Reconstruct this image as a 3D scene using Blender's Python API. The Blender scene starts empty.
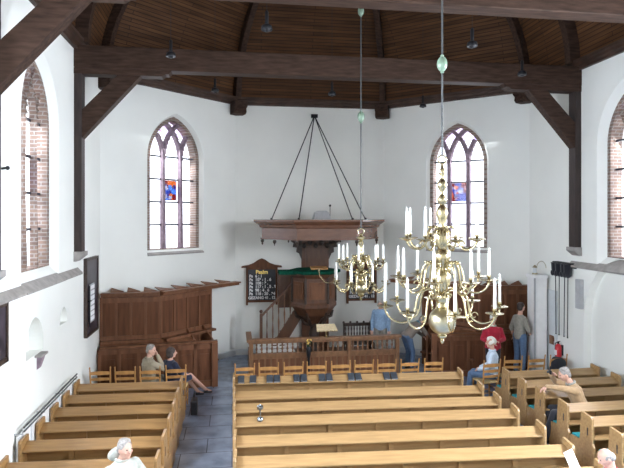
import bpy, bmesh, math, random
from mathutils import Vector, Matrix
random.seed(7)
S = bpy.context.scene
COL = S.collection
PI = math.pi
V = Vector

# ------------------------------------------------------------------ materials
def nodes(name):
    m = bpy.data.materials.new(name); m.use_nodes = True
    return m, m.node_tree, m.node_tree.nodes['Principled BSDF']

def mat(name, col, rough=.6, metal=0, noise=0, scale=8, stretch=(1, 1, 1), bump=0, spec=.5, sheen=0):
    m, t, b = nodes(name)
    b.inputs['Roughness'].default_value = rough
    b.inputs['Metallic'].default_value = metal
    b.inputs['Specular IOR Level'].default_value = spec
    b.inputs['Base Color'].default_value = (*col, 1)
    if sheen: b.inputs['Sheen Weight'].default_value = sheen
    tc = t.nodes.new('ShaderNodeTexCoord'); mp = t.nodes.new('ShaderNodeMapping')
    mp.inputs['Scale'].default_value = stretch
    t.links.new(tc.outputs['Object'], mp.inputs['Vector'])
    n = t.nodes.new('ShaderNodeTexNoise'); n.inputs['Scale'].default_value = scale
    n.inputs['Detail'].default_value = 4
    t.links.new(mp.outputs['Vector'], n.inputs['Vector'])
    r = t.nodes.new('ShaderNodeValToRGB')
    r.color_ramp.elements[0].position = .3; r.color_ramp.elements[1].position = .7
    k = max(noise, .02)
    r.color_ramp.elements[0].color = (*[c * (1 - k) for c in col], 1)
    r.color_ramp.elements[1].color = (*[min(1, c * (1 + k)) for c in col], 1)
    t.links.new(n.outputs['Fac'], r.inputs['Fac']); t.links.new(r.outputs['Color'], b.inputs['Base Color'])
    if bump:
        bp = t.nodes.new('ShaderNodeBump'); bp.inputs['Strength'].default_value = bump
        bp.inputs['Distance'].default_value = .01
        t.links.new(n.outputs['Fac'], bp.inputs['Height']); t.links.new(bp.outputs['Normal'], b.inputs['Normal'])
    return m

def brickmat(name, c1, c2, mortar, bw, rh, ms, rough, uv=True, offset=.5, noise=.15, spec=.5, bump=.3, nscale=3, stretch=(1, 1, 1)):
    m, t, b = nodes(name)
    b.inputs['Roughness'].default_value = rough
    b.inputs['Specular IOR Level'].default_value = spec
    tc = t.nodes.new('ShaderNodeTexCoord')
    br = t.nodes.new('ShaderNodeTexBrick')
    br.inputs['Scale'].default_value = 1
    br.inputs['Brick Width'].default_value = bw; br.inputs['Row Height'].default_value = rh
    br.inputs['Mortar Size'].default_value = ms; br.inputs['Mortar Smooth'].default_value = .3
    br.offset = offset
    br.inputs['Color1'].default_value = (*c1, 1); br.inputs['Color2'].default_value = (*c2, 1)
    br.inputs['Mortar'].default_value = (*mortar, 1)
    src = tc.outputs['UV' if uv else 'Object']
    if uv == 'wall':
        sx = t.nodes.new('ShaderNodeSeparateXYZ'); cx = t.nodes.new('ShaderNodeCombineXYZ'); ad = t.nodes.new('ShaderNodeMath')
        t.links.new(tc.outputs['Object'], sx.inputs[0]); t.links.new(sx.outputs[0], ad.inputs[0]); t.links.new(sx.outputs[1], ad.inputs[1])
        t.links.new(ad.outputs[0], cx.inputs[0]); t.links.new(sx.outputs[2], cx.inputs[1]); src = cx.outputs[0]
    t.links.new(src, br.inputs['Vector'])
    mp = t.nodes.new('ShaderNodeMapping'); mp.inputs['Scale'].default_value = stretch
    t.links.new(src, mp.inputs['Vector'])
    n = t.nodes.new('ShaderNodeTexNoise'); n.inputs['Scale'].default_value = nscale; n.inputs['Detail'].default_value = 5
    t.links.new(mp.outputs['Vector'], n.inputs['Vector'])
    mx = t.nodes.new('ShaderNodeMix'); mx.data_type = 'RGBA'; mx.blend_type = 'MULTIPLY'
    mx.inputs[0].default_value = 1
    rp = t.nodes.new('ShaderNodeValToRGB')
    rp.color_ramp.elements[0].color = (1 - 2 * noise,) * 3 + (1,); rp.color_ramp.elements[1].color = (1 + noise,) * 3 + (1,)
    rp.color_ramp.elements[0].position = .3; rp.color_ramp.elements[1].position = .7
    t.links.new(n.outputs['Fac'], rp.inputs['Fac'])
    t.links.new(br.outputs['Color'], mx.inputs[6]); t.links.new(rp.outputs['Color'], mx.inputs[7])
    t.links.new(mx.outputs[2], b.inputs['Base Color'])
    bp = t.nodes.new('ShaderNodeBump'); bp.inputs['Strength'].default_value = bump; bp.inputs['Distance'].default_value = .01
    bp.invert = True
    t.links.new(br.outputs['Fac'], bp.inputs['Height']); t.links.new(bp.outputs['Normal'], b.inputs['Normal'])
    return m

M = {}
M['plaster'] = mat('plaster', (.82, .83, .785), .85, noise=.04, scale=.6, bump=.15)
M['vault'] = brickmat('vault_planks', (.125, .056, .022), (.082, .037, .015), (.022, .012, .008), 3.1, .095, .009, .65, noise=.22, nscale=1.2, stretch=(.6, 6, 1), bump=.6, spec=.2)
M['beam'] = mat('beam_oak', (.046, .026, .018), .65, noise=.45, scale=3, stretch=(1, 6, 6), bump=.4, spec=.15)
M['post'] = mat('post_oak', (.030, .018, .015), .6, noise=.4, scale=3, stretch=(6, 6, 1), bump=.4)
M['cornice'] = mat('cornice_oak', (.055, .029, .019), .55, noise=.35, scale=3, bump=.2)
M['pew'] = mat('pew_oak', (.365, .228, .102), .27, noise=.16, scale=4, stretch=(.5, 6, 6), bump=.08, spec=.6)
M['pewamber'] = mat('pew_oak_amber', (.32, .18, .068), .32, noise=.22, scale=4, stretch=(.5, 6, 6), bump=.08)  # left block pews: darker, more orange tone than the other pews
M['chair'] = mat('chair_beech', (.42, .215, .07), .4, noise=.2, scale=9, stretch=(1, 1, .2))
M['rush'] = mat('rush_weave', (.52, .38, .18), .8, noise=.35, scale=40, bump=.6)
M['stall'] = mat('stall_oak', (.125, .052, .026), .5, noise=.3, scale=3, stretch=(3, 3, .4), bump=.1, spec=.15)
M['stallrail'] = mat('stall_rail_oak', (.165, .072, .036), .45, spec=.25, noise=.25, scale=4, stretch=(3, 3, .6))
M['pulpit'] = mat('pulpit_oak', (.105, .045, .022), .42, noise=.3, scale=5, stretch=(2, 2, .5))
M['canopy'] = mat('canopy_oak', (.13, .056, .030), .25, noise=.18, scale=4, stretch=(1, 1, 3), spec=.7)
M['rail'] = mat('balustrade_oak', (.20, .10, .048), .4, noise=.3, scale=6, stretch=(2, 2, .6))
M['carved'] = mat('carved_oak', (.045, .028, .020), .5, noise=.4, scale=12, bump=.6)
M['slate'] = brickmat('slate_floor', (.27, .33, .45), (.22, .27, .37), (.08, .09, .11), .9, .62, .008, .24, uv=False, noise=.18, nscale=2.5, bump=.25, spec=.6)
M['brass'] = mat('brass', (.47, .40, .24), .27, metal=1, noise=.12, scale=14)
M['brassd'] = mat('worn_brass', (.46, .41, .28), .3, metal=1, noise=.2, scale=10)
M['iron'] = mat('black_iron', (.012, .013, .016), .5, metal=.3, noise=.3)
M['candle'] = mat('ivory_candle', (.90, .90, .86), .35, noise=.02)
M['rod'] = mat('rod_grey_iron', (.06, .065, .065), .5, metal=.2, noise=.3, scale=20)
M['greenglass'] = mat('verdigris_ball', (.17, .25, .18), .3, noise=.3, scale=12)
M['brick'] = brickmat('window_brick', (.27, .18, .135), (.20, .135, .11), (.33, .29, .26), .21, .07, .012, .85, uv='wall', noise=.2, bump=.5)
M['stone'] = mat('sill_stone', (.30, .28, .26), .8, noise=.2, scale=6, bump=.3)
M['tracery'] = mat('tracery_stone', (.26, .19, .23), .8, noise=.25, scale=10, bump=.3)  # purple lens fringing beside the bright panes, put into the stone colour
M['bar'] = mat('saddle_bar', (.05, .05, .065), .5, metal=.4)
M['paintwhite'] = mat('white_paint', (.88, .88, .87), .4, noise=.03)
M['greycase'] = mat('grey_paint', (.42, .43, .44), .5, noise=.1)
M['palegrey'] = mat('pale_grey_paint', (.62, .65, .66), .6, noise=.04)
M['boardblack'] = mat('slate_board', (.018, .020, .028), .4, noise=.3)
M['gold'] = mat('gilt', (.85, .62, .18), .35, metal=.7)
M['white'] = mat('white_lettering', (.85, .85, .85), .6)
M['greencloth'] = mat('green_baize', (.006, .065, .040), .95, noise=.3, scale=20, spec=.05)
M['teal'] = mat('teal_cushion_cloth', (.02, .27, .30), .85, noise=.2, scale=25)
M['bookcloth'] = mat('dark_book_cloth', (.035, .042, .052), .55, noise=.2)
M['paper'] = mat('paper', (.85, .85, .86), .7, noise=.02)
M['red'] = mat('red_enamel', (.55, .02, .03), .3, noise=.1)
M['velvet'] = mat('black_velvet', (.008, .008, .014), .9, noise=.3, sheen=.3)
M['chrome'] = mat('chrome', (.42, .46, .50), .25, metal=1)
M['painting'] = mat('dark_painting', (.045, .035, .045), .4, noise=.6, scale=5)
M['skin'] = mat('skin', (.62, .36, .27), .55, noise=.06, scale=20)
M['hairgrey'] = mat('grey_hair', (.30, .28, .26), .7, noise=.35, scale=60, bump=.5)
M['hairwhite'] = mat('white_hair', (.78, .76, .70), .7, noise=.12, scale=60, bump=.5)
M['hairdark'] = mat('dark_brown_hair', (.05, .035, .03), .6, noise=.4, scale=60, bump=.5)
M['eye'] = mat('eye', (.05, .04, .04), .2)
M['shoe'] = mat('black_leather', (.012, .012, .014), .35)
def cloth(n, c): M[n] = mat(n, c, .9, noise=.14, scale=22, bump=.3, sheen=.2)
for n, c in dict(c_beige=(.36, .31, .22), c_navy=(.012, .018, .045), c_white=(.46, .48, .43), c_red=(.42, .015, .04),
                 c_blue=(.24, .36, .52), c_jeans=(.10, .17, .29), c_dark=(.02, .022, .03), c_tan=(.42, .28, .15),
                 c_grey=(.30, .29, .25), c_taupe=(.22, .18, .15), c_pale=(.55, .66, .78), c_khaki=(.26, .24, .20),
                 c_bluegrey=(.16, .22, .30), c_teal=(.02, .16, .24), c_lilac=(.2, .18, .22), c_cream=(.62, .50, .30)).items(): cloth(n, c)

def glass():
    m = bpy.data.materials.new('leaded_glass'); m.use_nodes = True; t = m.node_tree; t.nodes.clear()
    o = t.nodes.new('ShaderNodeOutputMaterial'); tr = t.nodes.new('ShaderNodeBsdfTransparent')
    gl = t.nodes.new('ShaderNodeBsdfGlossy'); gl.inputs['Roughness'].default_value = .15
    mx = t.nodes.new('ShaderNodeMixShader'); mx.inputs[0].default_value = .06
    tc = t.nodes.new('ShaderNodeTexCoord'); vo = t.nodes.new('ShaderNodeTexVoronoi'); vo.inputs['Scale'].default_value = 7
    rp = t.nodes.new('ShaderNodeValToRGB')
    rp.color_ramp.elements[0].color = (.80, .80, .84, 1); rp.color_ramp.elements[1].color = (.95, .96, .98, 1)
    t.links.new(tc.outputs['Object'], vo.inputs['Vector']); t.links.new(vo.outputs['Color'], rp.inputs['Fac'])
    t.links.new(rp.outputs['Color'], tr.inputs['Color'])
    t.links.new(tr.outputs[0], mx.inputs[1]); t.links.new(gl.outputs[0], mx.inputs[2]); t.links.new(mx.outputs[0], o.inputs[0])
    return m
M['glass'] = glass()
def stained(name, stops, scale):
    m = bpy.data.materials.new(name); m.use_nodes = True; t = m.node_tree; t.nodes.clear()
    o = t.nodes.new('ShaderNodeOutputMaterial'); tr = t.nodes.new('ShaderNodeBsdfTransparent')
    tc = t.nodes.new('ShaderNodeTexCoord'); vo = t.nodes.new('ShaderNodeTexVoronoi'); vo.inputs['Scale'].default_value = scale
    sp = t.nodes.new('ShaderNodeSeparateColor')
    rp = t.nodes.new('ShaderNodeValToRGB'); rp.color_ramp.interpolation = 'CONSTANT'
    el = rp.color_ramp.elements
    while len(el) < len(stops): el.new(.5)
    for i, (p, c) in enumerate(stops): el[i].position = p; el[i].color = (*c, 1)
    t.links.new(tc.outputs['Object'], vo.inputs['Vector']); t.links.new(vo.outputs['Color'], sp.inputs[0])
    t.links.new(sp.outputs[0], rp.inputs['Fac']); t.links.new(rp.outputs['Color'], tr.inputs['Color'])
    t.links.new(tr.outputs[0], o.inputs[0]); return m
M['stain'] = stained('stained_figures', [(0, (.10, .16, .42)), (.22, (.30, .045, .05)), (.38, (.16, .30, .55)), (.55, (.55, .25, .10)), (.7, (.42, .42, .50)), (.85, (.10, .10, .33))], 9)
M['stainhead'] = stained('lilac_tracery_glass', [(0, (.60, .30, .50)), (.14, (.8, .72, .85)), (.75, (.62, .50, .78)), (.88, (.9, .88, .92))], 8)

# ------------------------------------------------------------------ mesh builder
def frame_mat(d, up=V((0, 0, 1))):
    d = d.normalized()
    if abs(d.dot(up)) > .98: up = V((0, 1, 0))
    x = up.cross(d).normalized(); y = d.cross(x)
    return Matrix((x, y, d)).transposed()

class MB:
    def __init__(s): s.b = bmesh.new(); s.uv = None
    def poly(s, pts, faces):
        vs = [s.b.verts.new(p) for p in pts]; out = []
        for f in faces:
            try: out.append(s.b.faces.new([vs[i] for i in f]))
            except ValueError: pass
        return out
    def box(s, x0, x1, y0, y1, z0, z1, mx=None):
        p = [V((x, y, z)) for z in (z0, z1) for y in (y0, y1) for x in (x0, x1)]
        if mx: p = [mx @ q for q in p]
        s.poly(p, [(0, 2, 3, 1), (4, 5, 7, 6), (0, 1, 5, 4), (2, 6, 7, 3), (0, 4, 6, 2), (1, 3, 7, 5)]); return s
    def bar(s, a, b, w, h, up=V((0, 0, 1))):          # box beam from a to b
        a = V(a); b = V(b); m = frame_mat(b - a, up); L = (b - a).length
        mx = Matrix.Translation(a) @ m.to_4x4()
        return s.box(-w / 2, w / 2, -h / 2, h / 2, 0, L, mx)
    def prism(s, pts, vec):                             # closed polygon (3D points) extruded along vec
        n = len(pts); v = V(vec); P = [V(p) for p in pts] + [V(p) + v for p in pts]
        s.poly(P, [tuple(range(n))[::-1], tuple(range(n, 2 * n))] + [(i, (i + 1) % n, n + (i + 1) % n, n + i) for i in range(n)]); return s
    def lathe(s, prof, o=(0, 0, 0), n=16, mx=None, cap=True, ph=0):   # prof: (r, z)
        o = V(o); pts = []
        for r, z in prof:
            for k in range(n):
                a = 2 * PI * k / n + ph; p = V((r * math.cos(a), r * math.sin(a), z))
                pts.append((mx @ p if mx else p) + o)
        f = []
        for i in range(len(prof) - 1):
            for k in range(n):
                f.append((i * n + k, i * n + (k + 1) % n, (i + 1) * n + (k + 1) % n, (i + 1) * n + k))
        if cap: f.append(tuple(range(n))[::-1]); f.append(tuple(range((len(prof) - 1) * n, len(prof) * n)))
        s.poly(pts, f); return s
    def cone(s, a, b, r0, r1, n=12):
        a = V(a); b = V(b); m = frame_mat(b - a)
        return s.lathe([(r0, 0), (r1, (b - a).length)], a, n, mx=m)
    def tube(s, pts, r, n=8, closed=False):
        pts = [V(p) for p in pts]; N = len(pts); P = []
        rr = r if isinstance(r, (list, tuple)) else [r] * N
        ref = None
        for i, p in enumerate(pts):
            d = (pts[(i + 1) % N] - pts[i - 1]) if closed else (pts[min(i + 1, N - 1)] - pts[max(i - 1, 0)])
            d.normalize()
            if ref is None: ref = V((0, 0, 1)) if abs(d.z) < .9 else V((1, 0, 0))
            x = (ref - d * ref.dot(d)).normalized(); y = d.cross(x); ref = x
            for k in range(n):
                a = 2 * PI * k / n; P.append(p + (x * math.cos(a) + y * math.sin(a)) * rr[i])
        f = []
        for i in range(N if closed else N - 1):
            for k in range(n):
                j = (i + 1) % N
                f.append((i * n + k, i * n + (k + 1) % n, j * n + (k + 1) % n, j * n + k))
        if not closed: f += [tuple(range(n))[::-1], tuple(range((N - 1) * n, N * n))]
        s.poly(P, f); return s
    def ball(s, c, r, seg=14, mx=None):
        if not hasattr(r, '__len__'): r = (r, r, r)
        m = Matrix.Translation(V(c)) @ (mx.to_4x4() if mx else Matrix.Identity(4)) @ Matrix.Diagonal((*r, 1))
        bmesh.ops.create_uvsphere(s.b, u_segments=seg, v_segments=max(6, seg * 2 // 3), radius=1, matrix=m); return s
    def caps(s, a, ra, b, rb, n=12):
        s.ball(a, ra, n); s.ball(b, rb, n)
        if (V(a) - V(b)).length > 1e-4: s.cone(a, b, ra, rb, n)
        return s
    def xf(s, m): bmesh.ops.transform(s.b, matrix=m, verts=s.b.verts); return s
    def build(s, name, m, parent=None, smooth=False, bevel=0):
        bmesh.ops.recalc_face_normals(s.b, faces=s.b.faces)
        me = bpy.data.meshes.new(name); s.b.to_mesh(me); s.b.free()
        for x in (m if isinstance(m, list) else [m]): me.materials.append(M[x] if isinstance(x, str) else x)
        o = bpy.data.objects.new(name, me); COL.objects.link(o)
        if smooth:
            for p in me.polygons: p.use_smooth = True
            try: me.set_sharp_from_angle(angle=math.radians(50))
            except Exception: pass
        if parent: o.parent = parent
        if bevel:
            bv = o.modifiers.new('bevel', 'BEVEL'); bv.width = bevel; bv.segments = 2; bv.limit_method = 'ANGLE'
        return o

def tag(o, label=None, cat=None, group=None, kind=None):
    if label: o['label'] = label
    if cat: o['category'] = cat
    if group: o['group'] = group
    if kind: o['kind'] = kind
    return o
def thing(name, label, cat, loc=(0, 0, 0), rz=0, group=None):
    o = bpy.data.objects.new(name, None); COL.objects.link(o); o.empty_display_size = .1
    o.location = loc; o.rotation_euler = (0, 0, rz)
    return tag(o, label, cat, group)
def kids(o): return [c for c in bpy.data.objects if c.parent == o]
def dup(o, loc=None, rz=None, label=None, group=None, parent=None):
    c = o.copy(); COL.objects.link(c); c.parent = parent
    if loc is not None: c.location = loc
    if rz is not None: c.rotation_euler = (0, 0, rz)
    if label: c['label'] = label
    if group: c['group'] = group
    for k in kids(o): dup(k, parent=c)
    return c
def struct(o): return tag(o, kind='structure')

# ------------------------------------------------------------------ the room
XL, XR, CX = -3.16, 8.0, 2.42
YA, YB, YC = 11.75, 13.85, 16.8
CZ = 7.71
HW = (XR - XL) / 2
A_, B_, C_ = V((XL, 12.0)), V((XL, YB)), V((.10, YC))
D_, E_, F_ = V((4.74, YC)), V((XR, YB)), V((XR, 12.0))
TH = .6

def arch_outline(w, z0, zs, Rk=.72, n=10, grow=0, zlow=None):   # (u, z) outline, pointed arch, ccw
    h = w / 2 + grow; R = Rk * w + grow; cx = w / 2 - Rk * w   # right arc centre at cx
    top = math.sqrt(max(R * R - cx * cx, 0))
    a1 = math.atan2(top, -cx)
    pts = [(-h, (z0 if zlow is None else zlow)), (h, (z0 if zlow is None else zlow))]
    for i in range(n + 1):
        a = a1 * i / n; pts.append((cx + R * math.cos(a), zs + R * math.sin(a)))
    for i in range(n - 1, -1, -1):
        a = a1 * i / n; pts.append((-cx - R * math.cos(a), zs + R * math.sin(a)))
    return pts

class Wall:
    def __init__(s, name, p, q, z0=0, z1=8.3):   # inner face from p to q; room on the left of p->q
        s.name = name; s.p = V((*p, 0)); s.q = V((*q, 0)); s.d = (s.q - s.p).normalized()
        s.n = V((s.d.y, -s.d.x, 0))              # outward
        b = MB(); o = s.n * TH; e = s.d * .0
        b.prism([s.p - e + V((0, 0, z0)), s.q + e + V((0, 0, z0)), s.q + e + V((0, 0, z1)), s.p - e + V((0, 0, z1))], o)
        s.o = struct(b.build(name, 'plaster')); s.cut = []
    def P(s, u, z, out=0, c=None): return s.p + s.d * u + s.n * out + V((0, 0, z))
    def cutter(s, rings):                         # rings: (out, [(u,z)...])
        b = MB(); n = len(rings[0][1]); P = []
        for out, pts in rings: P += [s.P(u, z, out) for u, z in pts]
        f = [tuple(range(n))[::-1], tuple(range((len(rings) - 1) * n, len(rings) * n))]
        for i in range(len(rings) - 1):
            for k in range(n): f.append((i * n + k, i * n + (k + 1) % n, (i + 1) * n + (k + 1) % n, (i + 1) * n + k))
        b.poly(P, f); o = b.build('cutter', 'plaster'); s.cut.append(o)
    def finish(s):
        for c in s.cut:
            m = s.o.modifiers.new('cut', 'BOOLEAN'); m.operation = 'DIFFERENCE'; m.object = c; m.solver = 'EXACT'
        if s.cut:
            dg = bpy.context.evaluated_depsgraph_get(); dg.update()
            me = bpy.data.meshes.new_from_object(s.o.evaluated_get(dg)); s.o.modifiers.clear(); s.o.data = me
            for c in s.cut: bpy.data.objects.remove(c)

YW = -3.2
walls = dict(
    right=Wall('wall_right', (XR, YW), (XR, YB)),
    back_right=Wall('wall_back_right', E_, D_),
    back=Wall('wall_back', D_, C_),
    back_left=Wall('wall_back_left', C_, B_),
    left=Wall('wall_left', (XL, YB), (XL, YW)),
    west=Wall('wall_west', (XL, YW), (XR, YW), z1=13))

WIN = []
def window(idx, wall, u, w=1.72, z0=3.32, zs=5.78, detail=True, power=100, col=(1, 1, 1), grow=.08):
    W = walls[wall]; Rk = .72; REC = .13
    def off(pts): return [(a + u, z) for a, z in pts]
    W.cutter([(-.02, off(arch_outline(w, z0, zs, grow=grow, zlow=z0 - (.22 if wall in ('left', 'right') else .12)))), (REC, off(arch_outline(w, z0, zs))), (TH + .05, off(arch_outline(w, z0, zs)))])
    rootb = MB()
    # brick frame following the arch, set in the wall
    P = lambda a, z, o: W.P(a + u, z, o)
    fr = MB(); n = 10
    outl = arch_outline(w, z0, zs, n=n); inl = arch_outline(w, z0, zs, n=n, grow=-.10, zlow=z0 + .02)
    N = len(outl); pts = []
    for o in (REC + .0, REC + .28):
        pts += [P(a, z, o) for a, z in outl] + [P(a, z, o) for a, z in inl]
    f = []
    for k in range(N):
        j = (k + 1) % N
        f += [(k, j, N + j, N + k), (2 * N + k, 3 * N + k, 3 * N + j, 2 * N + j), (N + k, N + j, 3 * N + j, 3 * N + k), (k, 2 * N + k, 2 * N + j, j)]
    fr.poly(pts, f)
    o = fr.build('window_%d' % idx, 'brick'); struct(o)
    # tracery: two mullions that fork into intersecting arcs
    tr = MB(); R = Rk * w; hw = w / 2; r_in = .07
    def arcpts(c, sgn, m=14):   # arc springing at c - sgn... centre at c, going up
        return [(c + sgn * R * math.cos(t), zs + R * math.sin(t)) for t in [PI / 2 * 1.02 * i / m for i in range(m + 1)]]
    def inside(a, z):
        if z <= zs: return abs(a) < hw
        return (a - (hw - R)) ** 2 + (z - zs) ** 2 < (R - .02) ** 2 and (a + (hw - R)) ** 2 + (z - zs) ** 2 < (R - .02) ** 2
    def sweep(pp, wd=.055, dp=.16):
        for a, b in zip(pp[:-1], pp[1:]):
            tr.bar(P(a[0], a[1], REC + .10), P(b[0], b[1], REC + .10), wd * 1.0, dp, up=W.n) if False else tr.prism(
                quad(a, b, wd), W.n * (.12 if wall in ('left', 'right') else .15))
    def quad(a, b, wd):
        dx, dz = b[0] - a[0], b[1] - a[1]; L = math.hypot(dx, dz) or 1; nx, nz = -dz / L * wd, dx / L * wd
        e = .004; ax, az = a[0] - dx / L * e, a[1] - dz / L * e; bx, bz = b[0] + dx / L * e, b[1] + dz / L * e
        return [P(ax + nx, az + nz, REC + .02), P(ax - nx, az - nz, REC + .02), P(bx - nx, bz - nz, REC + .02), P(bx + nx, bz + nz, REC + .07)]
    tw = .036 if wall in ('left', 'right') else .046
    for mu in (-w / 6, w / 6):
        sweep([(mu, z0), (mu, zs)], tw)
        for sgn in (1, -1):
            pp = [q for q in arcpts(mu - sgn * R, sgn) if inside(*q)]
            if len(pp) > 1: sweep(pp, .048)
    tr.build('tracery', 'brick' if wall in ('left', 'right') else 'tracery', o)
    if detail:
        sb = MB()
        for k in range(1, 5):
            z = z0 + .05 + k * .62
            sb.box(-hw + .06, hw - .06, 0, .03, z - .022, z + .022, Matrix(((W.d.x, W.n.x, 0, P(0, 0, REC + .12).x), (W.d.y, W.n.y, 0, P(0, 0, REC + .12).y), (0, 0, 1, 0), (0, 0, 0, 1))))
        sb.build('saddle_bar', 'bar', o)
    # glass
    g = MB(); g.prism([P(a, z, REC + .22) for a, z in arch_outline(w, z0, zs, grow=-.06, zlow=z0 + .02)], W.n * .008)
    g.build('pane', 'glass', o)
    if detail:
        hd = MB(); pts = [(a, z) for a, z in arch_outline(w, zs + .35, zs, grow=-.09) ]
        hp = [q for q in arch_outline(w, zs, zs, grow=-.09, n=14)[2:] if q[1] > zs + .62]
        hd.prism([P(a, z, REC + .235) for a, z in hp], W.n * .005)
        hd.build('tracery_glass', 'stainhead', o)
        st = MB(); za = z0 + .05 + .62 * 2
        st.prism([P(a, z, REC + .235) for a, z in ((-w / 6 + .03, za + .05), (w / 6 - .03, za + .05), (w / 6 - .03, za + .6), (-w / 6 + .03, za + .6))], W.n * .005)
        st.build('stained_panel', 'stain', o)
    sl = MB()
    sl.prism([P(-hw - .06, z0 - .14, -.03), P(-hw - .06, z0 - .10, -.03), P(-hw - .06, z0 + .015, REC + .08), P(-hw - .06, z0 - .14, REC + .08)], W.d * (w + .12))
    if wall in ('left', 'right'):
        sl = MB(); g2 = grow + .02
        sl.prism([P(-hw - g2, z0 - .30, -.11), P(-hw - g2, z0 - .27, -.11), P(-hw - g2, z0 + .015, REC + .08), P(-hw - g2, z0 - .30, REC + .08)], W.d * (w + 2 * g2))
    sl.build('sill', 'stone', o)
    WIN.append((W, u, z0, zs, w, power, col))
    return o

u_of = lambda W, y: abs(y - walls[W].p.y)
Lw = walls['back_left']; Rw = walls['back_right']
window(1, 'left', u_of('left', 9.75), w=1.56, grow=.16)
window(2, 'back_left', (V((-1.50, 15.36)) - C_).length)
window(3, 'back_right', (V((6.49, 15.22)) - E_).length)
window(4, 'right', u_of('right', 10.05), grow=.2)
k = 5
for y in (5.9, 1.6):
    for w_ in ('left', 'right'):
        window(k, w_, u_of(w_, y), detail=False); k += 1

# shallow arched recess low in the right wall, niches low in the left wall
W = walls['right']
W.cutter([(-.02, [(a + u_of('right', 10.1), z) for a, z in arch_outline(2.9, .02, 1.75, Rk=.62, n=12)]),
          (.16, [(a + u_of('right', 10.1), z) for a, z in arch_outline(2.8, .02, 1.75, Rk=.62, n=12)])])
W = walls['left']
W.cutter([(-.02, [(a + u_of('left', 9.42), z) for a, z in arch_outline(.80, 1.96, 2.12, Rk=.58)]),
          (.22, [(a + u_of('left', 9.42), z) for a, z in arch_outline(.74, 1.96, 2.12, Rk=.58)])])
W.cutter([(-.02, [(a + u_of('left', 10.95), z) for a, z in arch_outline(.46, 2.18, 2.24, Rk=.56)]),
          (.12, [(a + u_of('left', 10.95), z) for a, z in arch_outline(.42, 2.18, 2.24, Rk=.56)])])
for w_ in walls.values(): w_.finish()

# floor
b = MB(); b.prism([(XL - .6, YW - .6, -.2), (XR + .6, YW - .6, -.2), (XR + .6, YB, -.2), (D_.x + .4, YC + .6, -.2), (C_.x - .4, YC + .6, -.2), (XL - .6, YB, -.2)], (0, 0, .2))
struct(b.build('floor', 'slate'))

# vault
H = 4.3
def vault_surface():
    b = bmesh.new(); uvl = b.loops.layers.uv.new('UVMap')
    def strip(p, q, O0, O1, n=18, flip=False):
        rows = []; L = 0; prev = None
        for i in range(n + 1):
            a = PI / 2 * i / n; t = 1 - math.cos(a); z = CZ + .05 + H * math.sin(a)
            P0 = V((*(p + (O0 - p) * t), z)); P1 = V((*(q + (O1 - q) * t), z))
            mid = (P0 + P1) / 2
            if prev is not None: L += (mid - prev).length
            prev = mid; w = (P1 - P0).length
            rows.append((b.verts.new(P0), b.verts.new(P1), -w / 2, w / 2, L))
        for r0, r1 in zip(rows[:-1], rows[1:]):
            if r1[3] - r1[2] < 1e-4:
                f = b.faces.new((r0[0], r0[1], r1[1])); us = [(r0[2], r0[4]), (r0[3], r0[4]), (r1[3], r1[4])]
            else:
                f = b.faces.new((r0[0], r0[1], r1[1], r1[0])); us = [(r0[2], r0[4]), (r0[3], r0[4]), (r1[3], r1[4]), (r1[2], r1[4])]
            for l, u in zip(f.loops, us): l[uvl].uv = u
    O = V((CX, 12.0))
    strip(V((XL, YW - .1)), A_, V((CX, YW - .1)), O)
    strip(V((XR, YW - .1)), F_, V((CX, YW - .1)), O)
    for p, q in ((A_, B_), (B_, C_), (C_, D_), (D_, E_), (E_, F_)): strip(p, q, O, O)
    bmesh.ops.remove_doubles(b, verts=b.verts, dist=1e-4)
    bmesh.ops.recalc_face_normals(b, faces=b.faces)
    me = bpy.data.meshes.new('ceiling'); b.to_mesh(me); b.free(); me.materials.append(M['vault'])
    for p in me.polygons: p.use_smooth = False
    o = bpy.data.objects.new('ceiling', me); COL.objects.link(o); struct(o)
    sd = o.modifiers.new('thick', 'SOLIDIFY'); sd.thickness = .12; sd.offset = 1
    return o
ceil = vault_surface()
# outside check of solidify side is irrelevant: the vault is a closed shell between wall tops

tn = [0]
def trim(b, m='cornice', **k):
    tn[0] += 1; return struct(b.build('trim_%d' % tn[0], m, **k))
# cornice runs
def run(p, q, prof, m='cornice', ext=.0):
    p = V((*p, 0)); q = V((*q, 0)); d = (q - p).normalized(); n = V((-d.y, d.x, 0))
    b = MB(); b.prism([p - d * ext + n * a + V((0, 0, z)) for a, z in prof], (q - p) + d * 2 * ext); return trim(b, m)
CP = [(0, 7.60), (.08, 7.60), (.08, 7.65), (.14, 7.68), (.14, 7.74), (.19, 7.77), (.19, 7.82), (0, 7.84)]
run((XR, YW), (XR, YB), CP); run(E_, D_, CP, ext=-.0); run(D_, C_, CP); run(C_, B_, CP); run((XL, YB), (XL, YW), CP)
# ribs
def rib(p, q=None, w=.17, d=.24):
    O = V((CX, 12.0)) if q is None else q
    dd = (O - p); L = dd.length; dd.normalize(); s_ = V((-dd.y, dd.x))
    b = MB(); rows = []
    n = 16
    for i in range(n + 1):
        a = PI / 2 * i / n; c = math.cos(a); sn = math.sin(a)
        for rr in (0, 1):
            k_ = rr * d; t = L - (L - k_) * c; z = CZ + (H - k_) * sn + (.05 if rr == 0 else .05)
            for s2 in (-1, 1):
                pt = p + dd * t + s_ * (s2 * w / 2); rows.append(V((pt.x, pt.y, z)))
    f = []
    for i in range(n):
        a = i * 4; c = a + 4
        f += [(a, a + 1, c + 1, c), (a + 2, c + 2, c + 3, a + 3), (a, c, c + 2, a + 2), (a + 1, a + 3, c + 3, c + 1)]
    f += [(0, 2, 3, 1), (n * 4, n * 4 + 1, n * 4 + 3, n * 4 + 2)]
    b.poly(rows, f); return trim(b, 'beam')
for p in (B_, C_, D_, E_): rib(p)
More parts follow.
